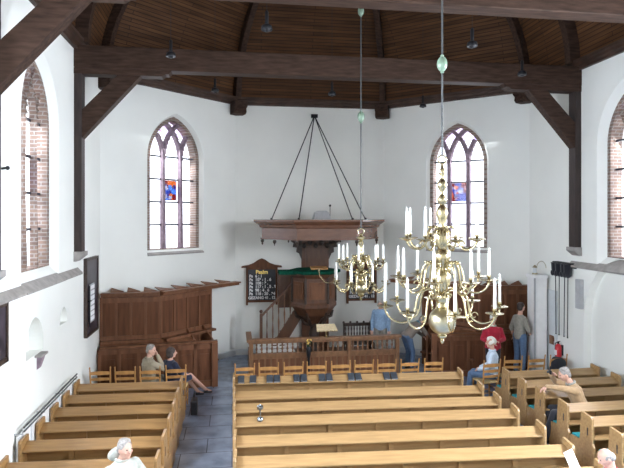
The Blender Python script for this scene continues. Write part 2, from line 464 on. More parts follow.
for y in (11.75, 7.6, 3.4):
    rib(V((XL, y)), V((CX, y)), .2, .26); rib(V((XR, y)), V((CX, y)), .2, .26)
# purlins (longitudinal rails) on the nave vault
# corbels under the apse ribs
for p, ctr in ((B_, V((-2.9, 13.75))), (C_, V((.22, 16.58))), (D_, V((4.62, 16.58))), (E_, V((7.74, 13.75)))):
    d = (V((CX, 12.0)) - p).normalized(); a = math.atan2(d.y, d.x) - PI / 2
    mx = Matrix.Translation((p.x, p.y, 0)) @ Matrix.Rotation(a, 4, 'Z')
    b = MB()
    b.prism([mx @ V((-.2, y, z)) for y, z in ((-.02, 7.28), (.30, 7.30), (.36, 7.36), (.34, 7.46), (.42, 7.52), (.42, 7.66), (-.02, 7.66))], mx.to_3x3() @ V((.40, 0, 0)))
    trim(b, 'beam')
# stone strings below the nave windows and pale skirting
LED = [(0, 3.00), (.10, 3.02), (.10, 3.06), (0, 3.16)]
run((XL, 11.9), (XL, YW), LED, 'stone'); run((XR, YW), (XR, 12.0), LED, 'stone')
SK = [(0, 0), (.03, 0), (.03, .16), (0, .18)]
for p, q in (((XR, 11.9), (XR, YB)), (E_, D_), (D_, C_), (C_, B_), ((XL, YB), (XL, YW))): run(p, q, SK, 'palegrey')
# pale flush panel beside the corner in the right wall
b = MB(); b.box(XR - .04, XR - .005, 12.55, 13.2, .0, 2.36); b.box(XR - .055, XR - .03, 12.62, 13.13, .2, 1.1); b.box(XR - .055, XR - .03, 12.62, 13.13, 1.2, 2.26)
struct(b.build('door_1', 'palegrey'))

# ------------------------------------------------------------------ roof trusses
def truss(y, label):
    r = thing('roof_truss', label, 'beam', (CX, y, 0), 0, 'timber trusses across the church')
    b = MB(); b.box(-HW, HW, -.16, .16, 7.22, 7.68); b.build('tie_beam', 'beam', r, bevel=.02)
    for s in (-1, 1):
        b = MB(); b.box(*sorted((s * HW, s * (HW - .15))), -.13, .13, 3.5, 7.22)
        b.build('post', 'post', r, bevel=.01)
        b = MB(); x0 = s * (HW - .15)
        b.prism([(x0, -.12, 5.80), (s * (HW - 1.30), -.12, 7.10), (s * (HW - 1.42), -.12, 7.22), (s * (HW - .95), -.12, 7.22), (x0, -.12, 6.38)], (0, .24, 0))
        b.build('brace', 'beam', r, bevel=.01)
        b = MB()
        b.prism([(s * HW, -.14, 7.22), (s * HW, -.14, 7.10), (s * (HW - 1.72), -.14, 7.10), (s * (HW - 1.80), -.14, 7.15), (s * (HW - 1.86), -.14, 7.15), (s * (HW - 1.92), -.14, 7.22)], (0, .28, 0))
        b.build('cushion_piece', 'beam', r)
        b = MB(); b.prism([(s * HW, -.15, 3.5), (s * (HW - .2), -.15, 3.5), (s * (HW - .2), -.15, 3.42), (s * (HW - .05), -.15, 3.3), (s * HW, -.15, 3.3)], (0, .3, 0))
        b.build('corbel_stone', 'stone', r)
    return r
truss(11.75, 'far dark oak roof truss with posts and braces, before the apse')
truss(7.6, 'near dark oak roof truss crossing the top of the view')

# ------------------------------------------------------------------ pews
def pew(width, label, m, loc, rz, group, panels=6, cushion=True, slot=True, zt=.945):
    r = thing('pew', label, 'pew', loc, rz, group); h = width / 2
    for s in (-1, 1):
        x0, x1 = sorted((s * h, s * (h - .045)))
        b = MB(); b.prism([(x0, y, z) for y, z in ((-.26, 0), (.38, 0), (.38, .38), (.35, .44), (.10, .46), (.06, zt), (-.20, zt - .02), (-.22, zt - .06), (-.22, .5), (-.26, .44))], (x1 - x0, 0, 0))
        e = b.build('end_panel', m, r, bevel=.008)
        if slot:
            b = MB(); b.box(s * h - .004 if s > 0 else -h - .004, s * h + .004 if s > 0 else -h + .004, -.13, -.10, .60, .73); b.build('slot', 'carved', e)
    b = MB()
    b.prism([(-h + .045, y, z) for y, z in ((.015, .30), (.045, .30), (-.0, .84), (-.03, .84))], (width - .09, 0, 0))
    b.build('backrest', m, r)
    b = MB()
    n = panels
    for i in range(1, n):
        x = -h + width * i / n; b.box(x - .035, x + .035, -.05, .0, .05, .80)
    b.box(-h + .045, h - .045, -.045, -.005, .05, .14)
    b.build('back_stile', m, r)
    b = MB(); b.prism([(-h + .045, y, z) for y, z in ((.03, .85), (-.01, .865), (-.19, .775), (-.19, .75), (-.17, .75), (-.01, .825), (.03, .825))], (width - .09, 0, 0))
    b.build('book_board', m, r, bevel=.006)
    b = MB(); b.box(-h + .045, h - .045, .02, .37, .38, .42); b.box(-h + .05, h - .05, .10, .13, .1, .38)
    b.build('seat', m, r)
    b = MB(); b.box(-h + .045, h - .045, -.24, -.06, .56, .58); b.build('shelf', m, r)
    b = MB(); b.box(-h + .045, h - .045, -.22, -.10, .12, .15)
    for x in (-h + .3, 0, h - .3): b.box(x - .02, x + .02, -.2, -.12, 0, .12)
    b.build('footrest', m, r)
    if cushion:
        b = MB(); b.box(-h + .03, h - .08, .06, .36, .42, .47); b.build('seat_cushion', 'teal', r, bevel=.015)
    return r
mid_y = [11.38, 10.41, 9.73, 9.08, 8.28, 7.56, 6.84]
nth = ['farthest', 'second farthest', 'third farthest', 'fourth farthest', 'fifth farthest', 'sixth farthest', 'nearest']
P0 = None
for i, y in enumerate(mid_y):
    lab = ('long light oak pew of the middle block, ' + nth[i] + ', ' + ['hymn books on it', 'behind the books', 'no books on it', 'chrome stand on it', 'before the chrome stand', 'empty', 'cut off at bottom'][i])
    loc = (2.45, y, 0); rz = math.radians(-3.4)
    if P0 is None: P0 = pew(4.86, lab, 'pew', loc, rz, 'middle block pews')
    else: dup(P0, loc, rz, lab)
P1 = None
for i, y in enumerate([11.45, 10.75, 10.08, 9.38, 8.65, 7.90, 7.15]):
    lab = nth[i] + ' short amber oak pew against the left wall, ' + ['just behind the rush chairs', 'second row from the chairs', 'third row from the chairs', 'midway down the block', 'behind the empty middle rows', 'the grey-haired man\'s elbow row', 'the row the grey-haired man sits behind'][i]
    if i >= 5: lab = nth[i] + ' short amber oak pew by the left wall, beside the man in white'
    loc = (-2.03, y, 0); rz = math.radians(-3)
    if P1 is None: P1 = pew(2.08, lab, 'pewamber', loc, rz, 'left block pews', panels=3, cushion=False)
    else: dup(P1, loc, rz, lab)
P2 = None
for i, y in enumerate([11.10, 10.44, 9.78, 9.04, 8.38, 7.68, 6.98]):
    lab = nth[i] + ' oak pew of the right block, ' + ['below the fire extinguisher', 'beyond the man in tan', 'under the man in tan', 'behind the man in tan', 'bright glare on its board', 'at the right edge', 'cut off at the bottom right'][i]
    loc = (6.87, y, 0)
    if P2 is None: P2 = pew(2.14, lab, 'pew', loc, 0, 'right block pews', panels=3)
    else: dup(P2, loc, 0, lab)

# ------------------------------------------------------------------ ladder-back chairs
def chair(label, loc, rz, group):
    r = thing('rush_chair', label, 'chair', loc, rz, group)     # faces +y, origin between the legs
    for s in (-1, 1):
        b = MB(); b.tube([(s * .19, -.17, 0), (s * .19, -.17, .45), (s * .205, -.21, .75), (s * .21, -.235, .97)], [.018, .020, .018, .013], 8)
        b.ball((s * .211, -.237, .985), (.017, .017, .024), 8); b.build('leg', 'chair', r, smooth=True)
        b = MB(); b.tube([(s * .21, .19, 0), (s * .21, .19, .30), (s * .21, .19, .47)], [.015, .021, .018], 8); b.build('leg', 'chair', r, smooth=True)
        for z in (.16, .30): b = MB(); b.cone((s * .19, -.17, z), (s * .21, .19, z), .010, .010, 6); b.build('stretcher', 'chair', r, smooth=True)
    for z in (.2, .33): b = MB(); b.cone((-.21, .19, z), (.21, .19, z), .011, .011, 6); b.build('stretcher', 'chair', r, smooth=True)
    b = MB(); b.cone((-.19, -.17, .24), (.19, -.17, .24), .010, .010, 6); b.build('stretcher', 'chair', r, smooth=True)
    b = MB(); b.prism([(-.225, .215, .45), (.225, .215, .45), (.20, -.18, .45), (-.20, -.18, .45)], (0, 0, .04)); b.build('seat', 'rush', r, bevel=.012)
    for z, hh in ((.62, .055), (.74, .06), (.87, .075)):
        b = MB(); n = 8; pts = []
        y0 = -.17 - (z - .45) * .12
        for i in range(n + 1):
            t = i / n * 2 - 1; x = t * .205; y = y0 - .03 * (1 - t * t); zz = hh * (.55 + .45 * (1 - t * t))
            pts += [(x, y - .006, z - hh * .45), (x, y + .006, z - hh * .45), (x, y + .006, z + zz * .6), (x, y - .006, z + zz * .6)]
        f = []
        for i in range(n):
            a = i * 4; c = a + 4
            for k_ in range(4): f.append((a + k_, a + (k_ + 1) % 4, c + (k_ + 1) % 4, c + k_))
        f += [(0, 1, 2, 3), (n * 4, n * 4 + 1, n * 4 + 2, n * 4 + 3)]
        b.poly(pts, f); b.build('back_slat', 'chair', r)
    return r
G1 = 'rush chairs before the railing'
ords = ['leftmost', 'second from left', 'third from left', 'fourth from left', 'fifth from left', 'sixth from left', 'seventh from left', 'eighth from left', 'rightmost, just right of the brass ball']
CH = None
for i, x in enumerate([.28, .81, 1.34, 1.87, 2.40, 2.93, 3.46, 3.98, 4.55]):
    lab = 'light wooden ladder-back chair before the railing, ' + ords[i]
    loc = (x, 12.28 - .02 * i, 0); rz = math.radians(random.uniform(-4, 4))
    if CH is None: CH = chair(lab, loc, rz, G1)
    else: dup(CH, loc, rz, lab)
for x, y, lab in ((-2.78, 12.42, 'leftmost empty ladder-back chair behind the left pews'), (-2.25, 12.38, 'empty ladder-back chair left of the man in beige'),
                  (-1.73, 12.34, 'ladder-back chair the man in beige sits on'), (-1.20, 12.36, 'ladder-back chair the woman in navy sits on')):
    dup(CH, (x, y, 0), math.radians(random.uniform(-3, 3)), lab, 'rush chairs behind the left pews')
for x, y, a, lab in ((5.74, 11.78, 8, 'ladder-back chair the white-haired woman sits on, near the aisle'), (6.42, 12.02, -3, 'empty ladder-back chair right of the white-haired woman'),
                     (6.98, 12.02, 3, 'empty ladder-back chair at the foot of the tall white case'), (7.52, 12.0, 2, 'ladder-back chair covered by a black jacket below the extinguisher')):
    dup(CH, (x, y, 0), math.radians(a), lab, 'rush chairs behind the right pews')

# ------------------------------------------------------------------ hymn books
BK = None
for i, x in enumerate([.20, .46, .83, .99, 1.43, 1.59, 2.00, 2.16, 2.66, 2.82, 3.47, 3.64]):
    x *= .933
    y = 11.38 - (x - 2.45) * math.tan(math.radians(3.4)) - .135
    lab = 'dark hymn book lying on the farthest middle pew, %s' % ['leftmost one', 'second, standing alone', 'left of the first pair', 'right of the first pair', 'left of the second pair', 'right of the second pair',
                                                             'left of the third pair', 'right of the third pair', 'left of the fourth pair', 'right of the fourth pair', 'left of the last pair', 'right of the last pair'][i]
    if BK is None:
        BK = thing('hymn_book', lab, 'book', (0, 0, 0), 0, 'hymn books on the farthest pew')
        b = MB(); b.box(-.066, .066, -.115, .115, 0, .004); b.box(-.066, .066, -.115, .115, .020, .024); b.box(-.066, -.062, -.115, .115, 0, .024); b.build('cover', 'bookcloth', BK)
        b = MB(); b.box(-.061, .060, -.110, .110, .004, .020); b.build('page_block', 'paper', BK)
        o = BK
    else: o = dup(BK, label=lab)
    o.scale = (1.0, .88, 1); o.location = (x, y + .035, .828); o.rotation_euler = (math.radians(26.5), 0, math.radians(-3.4 + random.uniform(-2, 2)))

# chrome stand on the fourth middle pew, crumpled cloth
t = thing('chrome_stand', 'small chrome spool-shaped stand on a middle pew board', 'stand', (.46, 9.08 + .12 - .10, .853))
t.rotation_euler = (0, 0, 0)
b = MB(); b.lathe([(.052, -.03), (.052, .012), (.04, .022), (.018, .03)], n=20); b.build('base', 'chrome', t, smooth=True)
b = MB(); b.lathe([(.013, .025), (.012, .12), (.016, .16)], n=14); b.build('stem', 'chrome', t, smooth=True)
b = MB(); b.lathe([(.016, .16), (.05, .165), (.055, .19), (.05, .215), (.02, .225), (.015, .24)], n=20); b.build('head', 'chrome', t, smooth=True)
b = MB(); rr = random.Random(3)
for i in range(6): b.ball((rr.uniform(-.09, .09), rr.uniform(-.04, .04), .04 + rr.uniform(0, .03)), (rr.uniform(.03, .06), .035, .04), 10)
o = b.build('crumpled_scarf', 'c_lilac', smooth=True); o.location = (2.42, 9.33, .425); tag(o, 'crumpled dark and pale scarf left on a middle pew seat', 'scarf')

# ------------------------------------------------------------------ choir stalls
def stall(mirror, label):
    X = (lambda x: 2 * CX - x) if mirror else (lambda x: x)
    r = thing('choir_stall', label, 'pew', (X(-1.7), 13.9, 0), 0, 'high-backed oak stalls in the apse')
    T = Matrix.Translation((-X(-1.7), -13.9, 0))
    def P(x, y, z): return V((X(x), y, z))
    def wallrun(b, p, q, z0, z1, th, off=0):    # slab standing from p to q (plan), thickness towards the room
        d = (V(q) - V(p)).normalized(); n = V((d.y, -d.x))
        a0 = V(p) + n * off; a1 = V(q) + n * off
        b.prism([P(a0.x, a0.y, z0), P(a1.x, a1.y, z0), P(a1.x, a1.y, z1), P(a0.x, a0.y, z1)], P((n * th).x, (n * th).y, 0) - P(0, 0, 0))
    q0, q1, q2, q3 = (-3.12, 13.80), (-1.76, 13.92), (-.60, 15.06), (.12, 15.77)
    b = MB(); wallrun(b, q0, q1, 0, 2.28, .04); wallrun(b, q1, q2, 0, 2.28, .04); b.xf(T); b.build('back_panel', 'stall', r)
    b = MB()
    for (p, q, n) in ((q0, q1, 4), (q1, q2, 4)):
        for i in range(n + 1):
            c = V(p).lerp(V(q), i / n); d = (V(q) - V(p)).normalized() * .03
            wallrun(b, c - d, c + d, .0, 2.26, .02, .04)
        wallrun(b, p, q, 1.22, 1.32, .025, .04); wallrun(b, p, q, 2.12, 2.24, .025, .04)
    b.xf(T); b.build('back_stile', 'stallrail', r)
    b = MB(); wallrun(b, q0, q1, 2.27, 2.33, .14, -.02); wallrun(b, q1, q3, 2.27, 2.33, .14, -.02); wallrun(b, q0, q1, 2.33, 2.37, .24, -.05); wallrun(b, q1, q3, 2.33, 2.37, .24, -.05)
    b.xf(T); b.build('cornice', 'stallrail', r)
    for p, q, k0, k1, nn in ((q0, q1, .15, 1.0, 3), (q1, q3, .0, .95, 5)):
        for i in range(nn):
            c = V(p).lerp(V(q), k0 + (k1 - k0) * i / nn); e = V(p).lerp(V(q), k0 + (k1 - k0) * (i + .8) / nn); d = (e - c).normalized(); m_ = V((-d.y, d.x))
            g_ = c + m_ * .22
            b = MB(); b.prism([P(c.x, c.y, 2.37), P(e.x, e.y, 2.37), P(g_.x, g_.y, 2.44)], V((0, 0, .02)))
            b.xf(T); b.build('roof_gusset', 'stallrail', r)
    # front with panels
    f0, f1 = (-3.10, 13.52), (-.46, 13.84)
    b = MB(); wallrun(b, f0, f1, 0, 1.08, .04); b.xf(T); b.build('front_panel', 'stall', r)
    b = MB(); n = 6
    for i in range(n + 1):
        c = V(f0).lerp(V(f1), i / n); d = (V(f1) - V(f0)).normalized() * .04
        wallrun(b, c - d, c + d, 0, 1.06, .02, .04)
    wallrun(b, f0, f1, .94, 1.06, .02, .04); wallrun(b, f0, f1, 0, .16, .03, .04)
    b.xf(T); b.build('front_stile', 'stallrail', r)
    b = MB()
    for i in range(n):
        c0 = V(f0).lerp(V(f1), (i + .24) / n); c1 = V(f0).lerp(V(f1), (i + .76) / n); wallrun(b, c0, c1, .28, .82, .012, .04)
    b.xf(T); b.build('raised_field', 'stall', r)
    b = MB(); wallrun(b, (-3.10, 13.52), (-.36, 13.85), 1.08, 1.13, .16, -.07); b.xf(T); b.build('desk_top', 'stallrail', r)
    b = MB(); wallrun(b, (-.50, 13.825), (-.36, 13.845), 0, 1.08, .10, .0); b.xf(T); b.build('end_post', 'stallrail', r)
    # raised seats between: two rows of benches with raking desks
    b = MB()
    wallrun(b, q1, q2, 1.16, 1.22, .22, .04); wallrun(b, q0, q1, 1.16, 1.22, .12, .04)
    b.prism([P(-3.1, 13.76, 1.18), P(-1.7, 13.88, 1.18), P(-1.55, 13.72, 1.08), P(-3.1, 13.56, 1.08)], V((0, 0, .03)))
    b.prism([P(-1.7, 13.86, 1.20), P(-1.15, 14.40, 1.20), P(-.95, 14.15, 1.06), P(-1.5, 13.74, 1.06)], V((0, 0, .03)))
    b.xf(T); b.build('raking_desk', 'stallrail', r)
    for c in ((-1.15, 14.40), (-.78, 14.78)):
        b = MB(); e = V(c) + V((.30, -.36)); d = V((.03, .03))
        b.prism([P(c[0], c[1], 0), P(e.x, e.y, 0), P(e.x, e.y, .98), P(c[0], c[1], 1.34)], P(d.x, d.y, 0) - P(0, 0, 0)); b.xf(T); b.build('bench_end', 'stallrail', r)
    b = MB(); wallrun(b, (-1.70, 13.90), (-.64, 14.94), .42, .46, .36, .06); b.xf(T); b.build('seat', 'stall', r)
    return r
stall(False, 'dark oak high-backed stall in the left of the apse, under the left window')
stall(True, 'dark oak high-backed stall in the right of the apse, behind the man in red')

# ------------------------------------------------------------------ pulpit
px, py_ = 2.33, 15.55
PLAT = .15
b = MB(); b.prism([(.75, 14.55, .0), (4.3, 14.55, 0), (4.3, 16.78, 0), (.75, 16.78, 0)], (0, 0, PLAT))
o = b.build('platform', 'stallrail'); tag(o, 'low wooden platform under the pulpit behind the railing', 'platform')
t = thing('pulpit', 'dark oak hexagonal pulpit with green cloth rim', 'pulpit', (px, py_, PLAT))
def hexprof(prof, n=6, ph=PI / 6 * 0): b = MB(); b.lathe(prof, n=n, ph=ph); return b
zz = -PLAT
b = hexprof([(.60, 1.60 + zz), (.66, 1.66 + zz), (.66, 1.74 + zz), (.62, 1.80 + zz), (.62, 2.48 + zz), (.70, 2.56 + zz), (.72, 2.62 + zz)]); b.build('tub', 'pulpit', t)
b = MB()
for k_ in range(6):
    a = PI / 3 * k_ + PI / 6; ap = .62 * math.cos(PI / 6); mx = Matrix.Rotation(a - PI / 2, 4, 'Z') @ Matrix.Translation((0, ap, 0))
    b.box(-.22, .22, 0, .025, 1.90 + zz, 2.38 + zz, mx); b.box(-.15, .15, .02, .045, 1.98 + zz, 2.30 + zz, mx)
b.build('tub_panel', 'stallrail', t)
for k_ in range(6):
    a = PI / 3 * k_; b = MB(); b.cone((.63 * math.cos(a), .63 * math.sin(a), 1.78 + zz), (.63 * math.cos(a), .63 * math.sin(a), 2.50 + zz), .035, .035, 8); b.build('corner_column', 'carved', t, smooth=True)
b = hexprof([(.16, 1.12 + zz), (.22, 1.22 + zz), (.30, 1.30 + zz), (.48, 1.42 + zz), (.60, 1.60 + zz)]); b.build('tub_base', 'pulpit', t)
b = MB()
for k_ in range(6):
    a = PI / 3 * k_; c, s = math.cos(a), math.sin(a)
    b.tube([(.55 * c, .55 * s, 1.52 + zz), (.50 * c, .50 * s, 1.36 + zz), (.36 * c, .36 * s, 1.30 + zz), (.30 * c, .30 * s, 1.16 + zz), (.16 * c, .16 * s, 1.10 + zz)], [.03, .05, .04, .045, .03], 8)
b.build('carved_scroll', 'carved', t, smooth=True)
b = MB(); b.lathe([(.20, 0), (.20, .08), (.12, .14), (.09, .4), (.15, .7), (.10, .85), (.17, 1.02 + .0)], n=14); b.build('pedestal', 'carved', t, smooth=True)
b = hexprof([(.74, 2.60 + zz), (.78, 2.62 + zz), (.78, 2.69 + zz), (.70, 2.70 + zz)]); b.build('cloth_rim', 'greencloth', t)
b = MB(); b.box(-1.02, -.4, -.30, .25, 2.58 + zz, 2.68 + zz); b.build('cloth_ledge', 'greencloth', t)
b = MB(); b.box(-1.0, -.6, .40, .44, 1.55 + zz, 2.58 + zz); b.box(-.95, -.65, .375, .40, 1.7 + zz, 2.45 + zz); b.build('stair_door', 'pulpit', t)
b = MB(); b.prism([(-.20, -.84, 2.77 + zz), (.26, -.84, 2.77 + zz), (.26, -.60, 2.81 + zz), (-.20, -.60, 2.81 + zz)], (0, 0, .03)); b.build('book_rest', 'chair', t)
b = MB(); b.cone((.05, -.62, 2.66 + zz), (.05, -.64, 2.82 + zz), .03, .02, 8); b.build('rest_support', 'brassd', t)
b = MB(); b.tube([(.0, -.84, 2.80 + zz), (.02, -.94, 2.60 + zz), (.14, -1.0, 2.44 + zz), (.30, -1.0, 2.40 + zz), (.40, -1.0, 2.46 + zz), (.42, -1.0, 2.54 + zz)], .014, 8); b.lathe([(.02, 0), (.07, .02), (.07, .03), (.02, .03)], (.42, -1.0, 2.53 + zz), 12); b.build('candle_arm', 'brass', t, smooth=True)
b = MB(); b.cone((.42, -1.0, 2.56 + zz), (.42, -1.0, 2.80 + zz), .014, .012, 8); b.build('candle', 'candle', t, smooth=True)
# stair
t = thing('pulpit_stair', 'oak stair with turned balusters rising to the pulpit', 'staircase', (.82, 15.75, PLAT))
x0, z0, x1, z1 = .25, .05, 1.08, 1.42     # local: stringer foot to head
b = MB(); b.prism([(x0 - .1, -.16, 0), (x0 + .18, -.16, 0), (x1 + .05, -.16, z1 - .30), (x1 + .05, -.16, z1 + .05), (x1 - .08, -.16, z1 + .05), (x0 - .1, -.16, .16)], (0, .05, 0)); b.build('stringer', 'pulpit', t)
for k_ in range(7):
    u = k_ / 7; x = x0 - .05 + u * (x1 - x0 + .05); z = .08 + u * 1.30
    b = MB(); b.box(x, x + .20, -.11, .50, z, z + .035); b.build('tread', 'stallrail', t)
b = MB(); b.box(-.04, .04, -.17, -.09, 0, 1.30); b.ball((0, -.13, 1.36), .05, 12); b.build('newel_post', 'pulpit', t)
b = MB(); b.bar((0, -.13, 1.22), (1.05, -.13, 2.30), .07, .06); b.build('handrail', 'pulpit', t)
for k_ in range(1, 6):
    x = 1.0 * k_ / 6; zb = .10 + (x - x0) / (x1 - x0) * 1.35 if x > x0 else .0; zt = 1.20 + x * 1.03; h_ = zt - zb
    b = MB(); b.lathe([(.02, 0), (.02, h_ * .15), (.012, h_ * .2), (.026, h_ * .45), (.012, h_ * .6), (.02, h_ * .7), (.012, h_ * .85), (.02, h_)], (x, -.13, zb), 8); b.build('baluster', 'rail', t, smooth=True)
# back board
t = thing('pulpit_backboard', 'tall carved oak back board between pulpit and canopy', 'panel', (2.54, 16.72, 0))
b = MB(); b.box(-.42, .42, -.06, .06, PLAT, 3.62); b.box(-.30, .30, -.09, -.05, 2.5, 3.3); b.build('board', 'pulpit', t)
for s in (-1, 1):
    b = MB(); b.prism([(s * .42, -.10, 3.60), (s * .76, -.10, 3.60), (s * .75, -.10, 3.44), (s * .66, -.10, 3.40), (s * .69, -.10, 3.28), (s * .57, -.10, 3.26), (s * .58, -.10, 3.12), (s * .50, -.10, 3.08), (s * .42, -.10, 2.90)], (0, .16, 0))
    b.build('carved_bracket', 'carved', t)
b = MB()
for k_ in range(7): b.ball((-.54 + .18 * k_, -.14, 3.42 - .10 * (k_ % 2)), (.07, .04, .08), 8)
b.build('carved_swag', 'carved', t, smooth=True)
# canopy
cc = V((2.50, 15.44))
t = thing('sounding_board', 'broad hexagonal oak canopy hanging over the pulpit', 'canopy', (cc.x, cc.y, 0))
HX = [(-1.9, 0), (-.92, -1.32), (.92, -1.32), (1.9, 0), (.92, 1.28), (-.92, 1.28)]
def hexring(prof):
    b = MB(); P = []
    for k_, z in prof: P += [(x * k_, y * k_, z) for x, y in HX]
    f = [tuple(range(6))[::-1], tuple(range((len(prof) - 1) * 6, len(prof) * 6))]
    for i in range(len(prof) - 1):
        for k_ in range(6): f.append((i * 6 + k_, i * 6 + (k_ + 1) % 6, (i + 1) * 6 + (k_ + 1) % 6, (i + 1) * 6 + k_))
    b.poly(P, f); return b
hexring([(.88, 3.60), (.88, 3.90)]).build('frieze', 'canopy', t)
hexring([(.90, 3.58), (.90, 3.62)]).build('lower_moulding', 'canopy', t)
hexring([(.885, 3.89), (.91, 3.92), (.92, 3.98), (.96, 4.02), (.99, 4.06), (1.0, 4.08), (1.0, 4.13), (.97, 4.13)]).build('cornice', 'canopy', t)
for k_, (x, y) in enumerate(HX):
    b = MB(); b.lathe([(.03, 0), (.05, -.03), (.045, -.07), (.02, -.10), (.028, -.13), (.0, -.17)], (x * .87, y * .87, 3.58), 10); b.build('pendant', 'carved', t, smooth=True)
for x in (-.1,):
    b = MB(); b.lathe([(.03, 0), (.05, -.03), (.045, -.07), (.02, -.10), (.0, -.17)], (-1.36, -.66 * 1.0, 3.58), 10); b.build('pendant', 'carved', t, smooth=True)
b = MB(); m4 = Matrix.Rotation(0, 3, 'Z')
b.lathe([(.33, 4.13), (.33, 4.17), (.27, 4.33), (.18, 4.38)], (.08, .3, 0), 4, ph=PI / 4); b.build('crown', 'greycase', t)
b = MB(); b.cone((.30, .1, 4.15), (.30, .1, 4.50), .01, .01, 6); b.ball((.30, .1, 4.53), .035, 8); b.build('finial', 'iron', t, smooth=True)
apex = V((2.52 - cc.x, 16.72 - cc.y, 7.33))
for x, y in ((-1.40, -.02), (-.74, -1.0), (.72, -1.0), (1.32, -.02)):
    b = MB(); b.cone((x, y, 4.12), apex, .016, .016, 6); b.ball((x, y, 4.15), .035, 8); b.build('hanging_rod', 'iron', t, smooth=True)
b = MB(); b.box(apex.x - .10, apex.x + .10, apex.y - .05, apex.y + .06, 7.27, 7.37); b.build('wall_plate', 'iron', t)

# hymn boards
def text(s, size, m, parent, x, z, y=-.03, align='LEFT', name='lettering', ext=.002):
    c = bpy.data.curves.new('t', 'FONT'); c.body = s; c.size = size; c.extrude = ext; c.offset = .006; c.align_x = align
    o = bpy.data.objects.new('t', c); COL.objects.link(o)
    dg = bpy.context.evaluated_depsgraph_get(); me = bpy.data.meshes.new_from_object(o.evaluated_get(dg))
    bpy.data.objects.remove(o); me.materials.append(M[m]); me.transform(Matrix.Translation((x, y, z)) @ Matrix.Rotation(PI / 2, 4, 'X'))
    o = bpy.data.objects.new(name, me); COL.objects.link(o); o.parent = parent; return o
def hymnboard(x, z, label):
    t = thing('hymn_board', label, 'sign', (x, 16.76, z), 0, 'black hymn boards on the back wall')
    b = MB(); b.box(-.42, .42, -.02, .02, .06, 1.02); b.build('slate', 'boardblack', t)
    b = MB()
    for s in (-1, 1): b.box(*sorted((s * .42, s * .48)), -.05, .03, -.08, 1.06)
    b.box(-.46, .46, -.04, .03, .0, .06); b.box(-.46, .46, -.04, .03, 1.0, 1.06); b.build('frame', 'stall', t)
    b = MB(); pts = [(-.62, 1.06), (.62, 1.06), (.60, 1.11), (.40, 1.14), (.24, 1.20), (.10, 1.30), (0, 1.34), (-.10, 1.30), (-.24, 1.20), (-.40, 1.14), (-.60, 1.11)]
    b.prism([(a, -.09, c) for a, c in pts], (0, .12, 0)); b.build('pediment', 'stall', t)
    text('Psalm', .16, 'gold', t, 0, .87, align='CENTER')
    rows = ['6 : 1', '103 : 1 . 6', '108 : 3 .', '117 : 1 . 5 . 9', '98 : 4 . 6', '118 : 20 . 34']
    for i, rw in enumerate(rows):
        zz_ = .76 - i * .108
        text('Ps', .12, 'white', t, -.38, zz_); text(rw, .12, 'white', t, -.20, zz_)
    text('GEZANG 41 . 12', .115, 'white', t, 0, .10, align='CENTER')
    return t
hymnboard(.90, 1.60, 'black hymn board with white numbers left of the pulpit')
hymnboard(4.02, 1.58, 'black hymn board right of the pulpit, behind the small chandelier')

# ------------------------------------------------------------------ balustrade
t = thing('chancel_railing', 'long oak railing with turned balusters before the pulpit', 'railing', (.45, 14.0, 0))
Lr = 3.92
b = MB(); b.box(-.08, Lr + .05, -.10, .08, 1.02, 1.09); b.box(-.04, Lr, -.06, .05, .97, 1.02); b.build('top_rail', 'rail', t, bevel=.01)
b = MB(); b.box(0, Lr, -.03, .03, .08, .66); b.build('lower_panel', 'rail', t)
b = MB(); b.box(0, Lr, -.05, .05, .64, .72); b.box(0, Lr, -.05, .05, 0, .12); b.build('rail', 'rail', t)
posts = [.03, 1.50, 2.58, 3.87]
for x in posts:
    b = MB(); b.box(x - .05, x + .05, -.07, .06, 0, 1.0); b.build('post', 'rail', t, bevel=.008)
b = MB()
for i in range(25):
    x = .15 + i * .155
    b.box(x - .055, x + .055, -.045, -.03, .20, .58)
b.build('raised_field', 'stallrail', t)
for i in range(28):
    x = .17 + i * .132
    if min(abs(x - q) for q in posts) < .06: continue
    b = MB(); b.lathe([(.022, .72), (.022, .75), (.012, .77), (.030, .82), (.022, .87), (.012, .89), (.024, .92), (.022, .98)], (x, 0, 0), 8); b.build('baluster', 'rail', t, smooth=True)
b = MB(); b.box(-.08, .06, .08, 1.0, 1.02, 1.08); b.box(-.02, .03, .06, 1.0, .05, .66)
b.build('return_panel', 'rail', t)
# brass lectern on the railing
t = thing('brass_lectern', 'small brass book rest standing on the railing', 'lectern', (2.42, 14.0, 1.09))
b = MB(); b.lathe([(.07, 0), (.07, .015), (.02, .03), (.015, .07), (.03, .10), (.014, .13), (.014, .20)], n=14); b.build('stem', 'brass', t, smooth=True)
b = MB(); b.prism([(-.27, -.16, .17), (.27, -.16, .17), (.24, .12, .28), (-.24, .12, .28)], (0, 0, .03)); b.build('book_rest', 'c_cream', t)
b = MB()
for k_ in range(11): b.ball((-.25 + .05 * k_, -.17, .185 + .012 * (k_ % 2)), .022, 8)
b.build('scalloped_edge', 'c_cream', t, smooth=True)
# small vase with yellow flowers
t = thing('flower_vase', 'slim dark vase with small yellow flowers at the railing post', 'vase', (1.93, 13.78, 0))
b = MB(); b.lathe([(.09, 0), (.09, .02), (.03, .05), (.03, .6), (.06, .72), (.07, .85), (.055, .9)], n=14); b.build('vase', 'iron', t, smooth=True)
rr = random.Random(5); b = MB(); g = MB()
for i in range(9):
    a = rr.uniform(0, 6.28); q = rr.uniform(.01, .08); p = (q * math.cos(a), q * math.sin(a), .98 + rr.uniform(0, .10)); b.ball(p, .022, 8); g.cone((0, 0, .86), p, .004, .003, 4)
    g.ball((p[0] * 1.2, p[1] * 1.2, p[2] - .05), (.02, .02, .008), 6)
b.build('flower', 'gold', t, smooth=True); g.build('foliage', 'greencloth', t)
